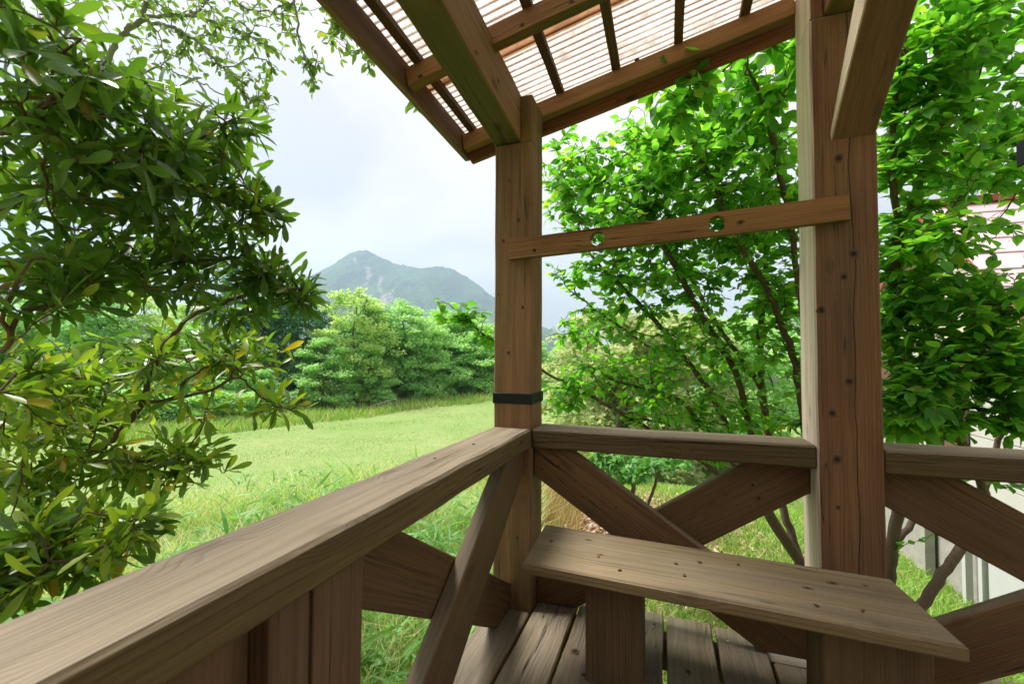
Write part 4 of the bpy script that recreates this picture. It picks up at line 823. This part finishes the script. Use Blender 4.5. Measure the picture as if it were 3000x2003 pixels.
TREES = [('b2', 790, 34.0, 1.0, 2.0), ('b3', 850, 34.5, 1.08, 0.7), ('b2', 960, 36.5, .9, 1.0), ('b1', 1060, 43.5, 1.05, 4.0), ('b3', 870, 36.0, .98, 3.0), ('b2', 1100, 41.0, .95, 0.5), ('b0', 990, 46, .98, 2.5), # kind, bearing, distance, size, turn
 ('b0', 815, 32.0, 1.05, .4), ('b2', 740, 29.5, .78, 1.2), ('b2', 845, 31.5, .70, 2.9), ('b1', 925, 36.0, 1.12, 1.9), ('b2', 985, 38.5, 1.1, .2), ('b3', 900, 39.0, .92, 5.1), ('b1', 1010, 42.5, 1.12, 3.3),
 ('b4', 1050, 41.0, 1.05, 2.1), ('b1', 1085, 46.0, 1.12, .8), ('b2', 1115, 43.0, 1.1, 4.4), ('b3', 1040, 47.0, 1.12, 2.0), ('b4', 1140, 45.5, 1.0, 1.0), ('b1', 1180, 50, 1.0, 3.0), ('b2', 1230, 54, .9, 2.2), ('b4', 1290, 58, 1.0, 5.0),
 ('c0', 540, 31, .96, 0), ('c0', 600, 31.5, .90, 1.0), ('c1', 655, 31, .92, 2.2), ('c0', 705, 33, .84, 3.1), ('c1', 690, 30.5, .8, 1.3), ('c1', 750, 40, .90, 4.0), ('c0', 490, 33, .98, 5.0), ('c1', 625, 32.5, .82, 2.9), ('c1', 570, 31.5, .80, .6),
 ('b4', 600, 27.0, .55, 1.4), ('b4', 520, 26.0, .60, 3.6), ('b1', 430, 27.5, .80, 2.6), ('b0', 300, 29.0, 1.0, 1.1), ('b2', 350, 25.0, .72, 4.9), ('b3', 230, 26.0, .95, .3), ('b1', 120, 27.0, 1.1, 2.4), ('b0', 170, 31.0, 1.15, 3.8), ('b2', 40, 25.0, .95, 5.5), ('b1', -60, 26.0, 1.1, 1.7), ('b3', -180, 24.0, 1.1, 4.2), ('b0', 420, 36, 1.0, 2.0), ('b1', -330, 23, 1.2, .9)]
for t_ in TREES: plant(*t_)
for k, x, d_, s_ in (('s0', 560, 24.5, .7), ('s1', 640, 26.5, .8), ('s0', 690, 28.2, .62), ('s0', 880, 30.8, .55), ('s1', 790, 29.8, .7), ('s1', 950, 34.5, .9), ('s0', 1010, 37.5, .8), ('s1', 1070, 39.5, .9), ('s0', 1110, 40.5, .9), ('s0', 480, 23.5, .8), ('s1', 400, 22.8, .9), ('s0', 320, 22.5, .9), ('s0', 220, 22.5, 1.0), ('s1', 120, 22.5, 1.0)): plant(k, x, d_, s_, x * .37)
# bushes to the right, behind the cherry tree
for k, x, d_, s_, zz_ in (('s0', 1425, 7.6, .34, .8), ('o0', 1420, 12.0, .86, 1.0), ('o0', 1530, 14.0, .92, 1.0), ('b4', 1660, 15.0, .95, 1.0), ('o0', 1345, 14.5, .72, 1.0), ('b1', 1800, 17.0, .85, 1.0), ('b4', 1350, 18.0, .62, 1.0), ('b3', 1950, 19.0, .9, 1.0)):
    X, Y = pt(x, d_); tr, cr, kd = protos[k]
    o = thing('garden_shrub' if kd == 'bush' else 'garden_tree', {'o0': 'pale olive garden tree behind the many stemmed tree', 'b4': 'light green garden tree behind the many stemmed tree', 'b1': 'rounded light green garden tree beyond the olive ones', 'b3': 'deep green garden tree towards the house'}.get(k, 'small rounded garden bush beside the dry reeds'), 'tree' if kd != 'bush' else 'shrub', (X, Y, float(gz(X, Y)) - .05), 'garden trees behind the porch' if kd != 'bush' else None)
    o.rotation_euler = (0, 0, x); o.scale = (s_, s_, s_ * zz_)
    for nm, me in (('trunk', tr), ('crown', cr)): link(bpy.data.objects.new(nm, me), o, 'local')
# bleached dead branch at the meadow edge
X, Y = pt(872, 29.0); z0 = float(gz(X, Y)); lb = [[(X - 1.0, Y, z0), (X - .4, Y, z0 + .35), (X + .4, Y + .2, z0 + .55), (X + 1.2, Y + .2, z0 + .8)]]
pos, par, dr, tipn, _ = grow(lb, [[(X + .2, Y, z0 + .45), (1.3, .5, .4), 34]], np.eye(3), 5, .12, .4, .1)
V, F, _ = wood_mesh(pos, par, tipn, .012, .4, .07, sides=5)
o = obj('dead_branch', np_mesh('dead_branch', V, F, plain('bleached_wood', (0.48, 0.43, 0.35), .9, .3))); o['label'] = 'bleached bare fallen branch lying at the foot of the wood'; o['category'] = 'branch'

# ------------------------------------------------------------------ grass
def blades(P, Hh, Wd_, lean, seed, segs=3):
    r_ = np.random.default_rng(seed); n_ = len(P); an = r_.random(n_) * 6.283; sd = np.stack([np.cos(an), np.sin(an), np.zeros(n_)], 1)
    ld = r_.random(n_) * 6.283; ln = np.stack([np.cos(ld), np.sin(ld), np.zeros(n_)], 1) * (lean * r_.random(n_) ** .7 * Hh)[:, None]
    V = []
    for k in range(segs + 1):
        t = k / segs; c_ = P + ln * t ** 2 + np.array([0, 0, 1.]) * (Hh * (t - .22 * t * t * lean))[:, None]; ww = (Wd_ * (1 - t ** 1.6) + .0006)[:, None]
        V += [c_ - sd * ww, c_ + sd * ww]
    V = np.stack(V, 1); m_ = 2 * (segs + 1)
    F = np.concatenate([np.stack([np.arange(n_) * m_ + 2 * k, np.arange(n_) * m_ + 2 * k + 1, np.arange(n_) * m_ + 2 * k + 3, np.arange(n_) * m_ + 2 * k + 2], 1) for k in range(segs)])
    return V.reshape(-1, 3), F
M_GR = leafmat('tall_grass_blade', (0.186, 0.387, 0.089), (0.391, 0.598, 0.179), (0.750, 0.668, 0.423), .44, trans=.35, rough=.55, spec=.2)
M_GM = leafmat('meadow_blade', (0.191, 0.284, 0.086), (0.257, 0.317, 0.132), (0.317, 0.304, 0.158), .25, trans=.35, rough=.6, spec=.15)
M_GL = leafmat('lawn_blade', (0.164, 0.341, 0.052), (0.300, 0.463, 0.096), (0.492, 0.390, 0.204), .12, trans=.35, rough=.55, spec=.2)
M_RD = leafmat('dry_reed', (0.374, 0.262, 0.122), (0.524, 0.402, 0.224), (0.262, 0.281, 0.084), .1, trans=.3, rough=.7, spec=.2)
M_FR = leafmat('fringe_blade', (0.192, 0.360, 0.072), (0.312, 0.456, 0.120), (0.528, 0.480, 0.240), .22, trans=.35, rough=.6, spec=.2)
def polar(n_, x0, x1, d0, d1, seed, pw=1.0):
    r_ = np.random.default_rng(seed); x = r_.uniform(x0, x1, n_); d_ = d0 * (d1 / d0) ** (r_.random(n_) ** pw)
    q = np.array([CAM.x, CAM.y]) + d_[:, None] * (f0 + r0 * ((x - 1174) / 1027.0)[:, None]); return q[:, 0], q[:, 1], x, d_, r_
def stuff(name, V, F, mat, label, cat):
    o = obj(name, np_mesh(name, V, F, mat, False)); o['kind'] = 'stuff'; o['label'] = label; o['category'] = cat; return o
def on_porch(x, y): return (x > -.25) & (x < 2.4) & (y < .30)
# long grass on the bank
x, y, bx_, d_, r_ = polar(115000, -250, 1240, 1.2, 9.0, 1)
edge = np.interp(bx_, [-250, 300, 450, 700, 1000, 1240], [4.2, 4.4, 5.0, 5.6, 6.6, 7.2]) + .7 * hnoise(x, y, .9, 4)
m_ = (d_ < edge) & ~on_porch(x, y) & (hnoise(x, y, .35, 8) > -.75); x, y, d_, e_ = x[m_], y[m_], d_[m_], edge[m_]
hh = (.16 + .29 * r_.random(len(x)) ** 1.2) * (1 + .5 * hnoise(x, y, .6, 3)) * np.clip(.55 + .28 * (d_ - 1.2), .35, 1.15)
V, F = blades(np.stack([x, y, gz(x, y) - .01], 1), np.maximum(hh, .06), r_.uniform(.002, .0048, len(x)), .85, 2)
stuff('tall_grass', V, F, M_GR, 'long tangled green and straw grass on the bank beside the porch', 'grass')
# broad bamboo-grass leaves among it
x, y, bx_, d_, r_ = polar(15000, -200, 1200, 1.4, 8.0, 21); edge = np.interp(bx_, [-250, 300, 450, 700, 1000, 1240], [4.2, 4.4, 5.0, 5.6, 6.6, 7.2])
m_ = (d_ < edge) & ~on_porch(x, y) & (hnoise(x, y, .5, 5) > -.1); P = np.stack([x, y, gz(x, y) + r_.uniform(.05, .42, len(x)) * np.clip(.4 + .2 * d_, 0, 1)], 1)[m_]
D = norm(r_.normal(size=P.shape) * np.array([1, 1, .5]) + np.array([0, 0, .15])); V, F = merged_leaves([leaf_template([(0, .01), (.25, .07), (.6, .06), (1, .004)], .2, .35)], P, D, np.array([0, 0, 1.]) + r_.normal(0, .4, P.shape), r_.uniform(.10, .22, len(P)))
stuff('bamboo_grass', V, F, leafmat('bamboo_grass_leaf', (0.14, 0.34, 0.08), (0.26, 0.46, 0.14), None, 0, trans=.45, rough=.45), 'broad bladed bright green bamboo grass growing through the long grass', 'grass')
# mown meadow
x, y, bx_, d_, r_ = polar(120000, -300, 1330, 3.2, 34.0, 3)
V, F = blades(np.stack([x, y, gz(x, y) - .01], 1), r_.uniform(.02, .055, len(x)) * (1 + .3 * hnoise(x, y, 1.1, 6)), .003 + .0004 * d_, .35, 4, 2)
stuff('meadow_grass', V, F, M_GM, 'short pale green mown grass of the meadow', 'grass')
# taller fringe below the wood
x, y, bx_, d_, r_ = polar(60000, -250, 1240, 17.0, 46.0, 5)
ne = np.interp(bx_, [-250, 300, 560, 700, 850, 1000, 1130, 1240], [17, 18, 20.5, 22.5, 25.5, 30, 34, 37]) + .5 * hnoise(x, y, 2.0, 1); m_ = (d_ > ne) & (d_ < ne + 10); x, y, d_ = x[m_], y[m_], d_[m_]
V, F = blades(np.stack([x, y, gz(x, y) - .02], 1), r_.uniform(.25, .62, len(x)), .012 + .0007 * d_, .6, 6, 2)
stuff('fringe_grass', V, F, M_FR, 'uncut straw tipped grass band between the meadow and the wood', 'grass')
# lawn to the right
x, y, bx_, d_, r_ = polar(80000, 1180, 2700, 1.5, 14.0, 7)
m_ = ~on_porch(x, y) & (x < 3.6); x, y, d_ = x[m_], y[m_], d_[m_]
bare = np.exp(-(((x + .4) / 1.0) ** 2 + ((y - 2.7) / 1.5) ** 2)); k_ = r_.random(len(x)) > bare * 1.6; x, y, d_ = x[k_], y[k_], d_[k_]
V, F = blades(np.stack([x, y, gz(x, y) - .01], 1), r_.uniform(.05, .13, len(x)), .0028 + .0006 * d_, .9, 8, 2)
stuff('lawn_grass', V, F, M_GL, 'bright green rough lawn below the far railing', 'grass')
# dry reeds
x, y, bx_, d_, r_ = polar(14000, 1020, 1420, 2.3, 9.5, 9); m_ = (hnoise(x, y, .8, 2) > -.35) & ((d_ > 6.0) | (bx_ < 1330)) & ((bx_ > 1215) | (d_ < 4.4)) & ~on_porch(x, y); x, y, d_ = x[m_], y[m_], d_[m_]
V, F = blades(np.stack([x, y, gz(x, y) - .02], 1), r_.uniform(.25, .75, len(x)) * np.clip((d_ - 2.6) / 4, .3, 1), r_.uniform(.003, .006, len(x)), .55, 10)
stuff('dry_reeds', V, F, M_RD, 'stand of dry straw coloured reeds beyond the corner post', 'reeds')
# fallen leaves
r_ = np.random.default_rng(31); n_ = 13000
x = np.concatenate([r_.normal(-.55, .55, n_ // 2), r_.normal(-.3, .7, n_ - n_ // 2)]); y = np.concatenate([r_.normal(-.7, .9, n_ // 2), r_.normal(2.7, .95, n_ - n_ // 2)]); m_ = ~on_porch(x, y); x, y = x[m_], y[m_]
P = np.stack([x, y, gz(x, y) + r_.uniform(.004, .03, len(x))], 1); D = norm(r_.normal(size=P.shape) * np.array([1, 1, .35])); V, F = merged_leaves([leaf_template([(0, .02), (.35, .24), (.7, .2), (1, .01)], .5, .3), leaf_template([(0, .02), (.3, .2), (.7, .24), (1, .02)], -.4, -.2)], P, D, np.array([0, 0, 1.]) + r_.normal(0, .5, P.shape), r_.uniform(.03, .065, len(P)))
stuff('leaf_litter', V, F, leafmat('dead_leaf', (0.27, 0.16, 0.09), (0.52, 0.35, 0.22), (0.64, 0.52, 0.40), .25, trans=.15, rough=.8, spec=.15, tcol=(1, .8, .6)), 'brown fallen leaves scattered on the ground around the porch', 'leaf litter')

# ------------------------------------------------------------------ house on the right
M_WALL = plain('white_siding', (0.52, 0.50, 0.46), .7, .12, 3); M_CREAM = plain('cream_gable', (0.62, 0.55, 0.43), .75, .15, 4)
M_PINK = plain('faded_red_roof', (0.60, 0.44, 0.46), .45, .2, 2, .5); M_RED = plain('red_trim', (0.36, 0.07, 0.06), .5, .2, 6)
M_CONC = plain('concrete', (0.36, 0.34, 0.31), .9, .35, 9, .2, .3); M_FRAME = plain('brown_frame', (0.16, 0.09, 0.06), .5, .2, 20)
N = NT('house_glass'); M_GLASS = N.done(N.bsdf((0.10, 0.12, 0.11), .05, None, Specular_IOR_Level=0.8))
M_METAL = plain('pale_panel', (0.5, 0.5, 0.5), .5, .1, 5)
hx, hy0, hy1, hxe = 3.45, 2.55, 6.6, 9.0; zg = -2.1; zf0 = -.85; ze = 1.25; ridge_y = 4.6; zrd = 2.68
house = thing('house', 'white sided house with faded pink metal roof behind the trees', 'house', (hx, (hy0 + hy1) / 2, zg))
box('foundation', (hx + .03, hy0 + .03, zg), (hxe, hy1 - .03, zf0), M_CONC, house)
def gwall(name, x0, x1, mat):
    P = [(hy0, zf0), (hy1, zf0), (hy1, ze - .1), (ridge_y, zrd - .12), (hy0, 1.0)]
    return prism(name, [(x0, q[0], q[1]) for q in P], (x1 - x0, 0, 0), (0, 1, 0), mat, house)
wl = gwall('gable_wall', hx, hx + .12, M_CREAM); box('wall', (hx + .12, hy0, zf0), (hxe, hy0 + .12, ze - .15), M_WALL, house)
for k_ in range(9):   # lapped boards on the gable wall
    z_ = zf0 + k_ * .21; prism('siding_board', [(hx - .002, hy0 - .01, z_), (hx - .002, hy1, z_), (hx - .012, hy1, z_ + .004), (hx - .026, hy0 - .01, z_ + .004)], (0, 0, .203), (0, 1, 0), M_WALL, house, .002)
box('corner_pillar', (hx - .10, 5.0, zg), (hx - .005, 5.25, zf0 + .1), M_CONC, house); box('meter_panel', (hx - .06, 3.1, zg + .25), (hx - .028, 3.95, -.85), M_METAL, house)
for y_ in (4.02, 4.28): box('drain_pipe', (hx - .09, y_ - .03, zg), (hx - .03, y_ + .03, -.7), M_METAL, house)
def window(y0, y1, z0, z1):
    fr = prism('window', [(hx - .03, y0, z0), (hx - .03, y1, z0), (hx - .03, y1, z1), (hx - .03, y0, z1)], (-.035, 0, 0), (0, 1, 0), M_FRAME, house)
    for a, b in ((y0 + .04, (y0 + y1) / 2 - .02), ((y0 + y1) / 2 + .02, y1 - .04)): prism('pane', [(hx - .062, a, z0 + .04), (hx - .062, b, z0 + .04), (hx - .062, b, z1 - .04), (hx - .062, a, z1 - .04)], (-.006, 0, 0), (0, 1, 0), M_GLASS, fr, .001)
window(4.25, 5.0, -.1, .95); window(5.5, 6.2, -.1, .95)
for sgn, ye, ze_ in ((-1, hy0 - .35, ze - .62), (1, hy1 + .35, ze - .55)):
    n_ = 11
    for k_ in range(n_):   # roofing in lapped courses
        a, b = k_ / n_, (k_ + 1) / n_; ya, yb = ye + (ridge_y - ye) * a, ye + (ridge_y - ye) * (b + .01); za, zb_ = ze_ + (zrd - ze_) * a, ze_ + (zrd - ze_) * (b + .01)
        prism('roof_course', [(hx - .28, ya, za + .03), (hx - .28, yb, zb_ + .008), (hxe, yb, zb_ + .008), (hxe, ya, za + .03)], (0, 0, .014), (1, 0, 0), M_PINK, house, .002)
    prism('verge_trim', [(hx - .30, ye, ze_ - .06), (hx - .30, ridge_y, zrd - .06), (hx - .30, ridge_y, zrd + .03), (hx - .30, ye, ze_ + .03)], (.03, 0, 0), (0, 1, .5), M_RED, house)
box('ridge_cap', (hx - .3, ridge_y - .09, zrd + .0), (hxe, ridge_y + .09, zrd + .07), M_RED, house)
# black gutter end of the neighbouring eave
M_BLK = plain('black_gutter', (0.005, 0.005, 0.006), .6, .2, 20, .2)
gut = thing('rain_gutter', 'glossy black gutter end jutting in beside the dark leaved tree', 'gutter', (2.0, .5, 1.72))
V = []; prof = [(-.06, .05), (-.055, .0), (-.03, -.035), (.03, -.035), (.055, 0), (.06, .05), (.05, .05), (.045, .003), (.025, -.027), (-.025, -.027), (-.045, .003), (-.05, .05)]
for xx, dz in ((1.788, 0), (1.80, -.004), (2.6, .0)): V += [(xx, .5 + a, 1.755 + b + dz) for a, b in prof]
F = [tuple(range(12))] + [(k_ * 12 + i, k_ * 12 + (i + 1) % 12, k_ * 12 + 12 + (i + 1) % 12, k_ * 12 + 12 + i) for k_ in range(2) for i in range(12)]
obj('trough', py_mesh('trough', V, F, M_BLK), gut); box('end_cap', (1.78, .44, 1.715), (1.788, .56, 1.81), M_BLK, gut)
box('eave_board', (1.9, .565, 1.70), (2.6, .60, 1.86), M_FRAME, gut)

# ------------------------------------------------------------------ haze
N = NT('haze_air'); pv = N.n('ShaderNodeVolumePrincipled', {'Color': (0.62, 0.80, 1.0), 'Density': 0.00024, 'Anisotropy': 0.2})
N.t.links.new(pv.outputs[0], N.o.inputs['Volume'])
c0 = np.array([CAM.x, CAM.y])
V = [(*(c0 + f0 * b + r0 * a), z_) for z_ in (-60.0, 720.0) for a, b in ((-4100, -300), (3200, -300), (3200, 3800), (-4100, 3800))]
F = [(3, 2, 1, 0), (4, 5, 6, 7), (0, 1, 5, 4), (1, 2, 6, 5), (2, 3, 7, 6), (3, 0, 4, 7)]
struct(obj('haze', py_mesh('haze', V, F, N.m)), 'stuff')
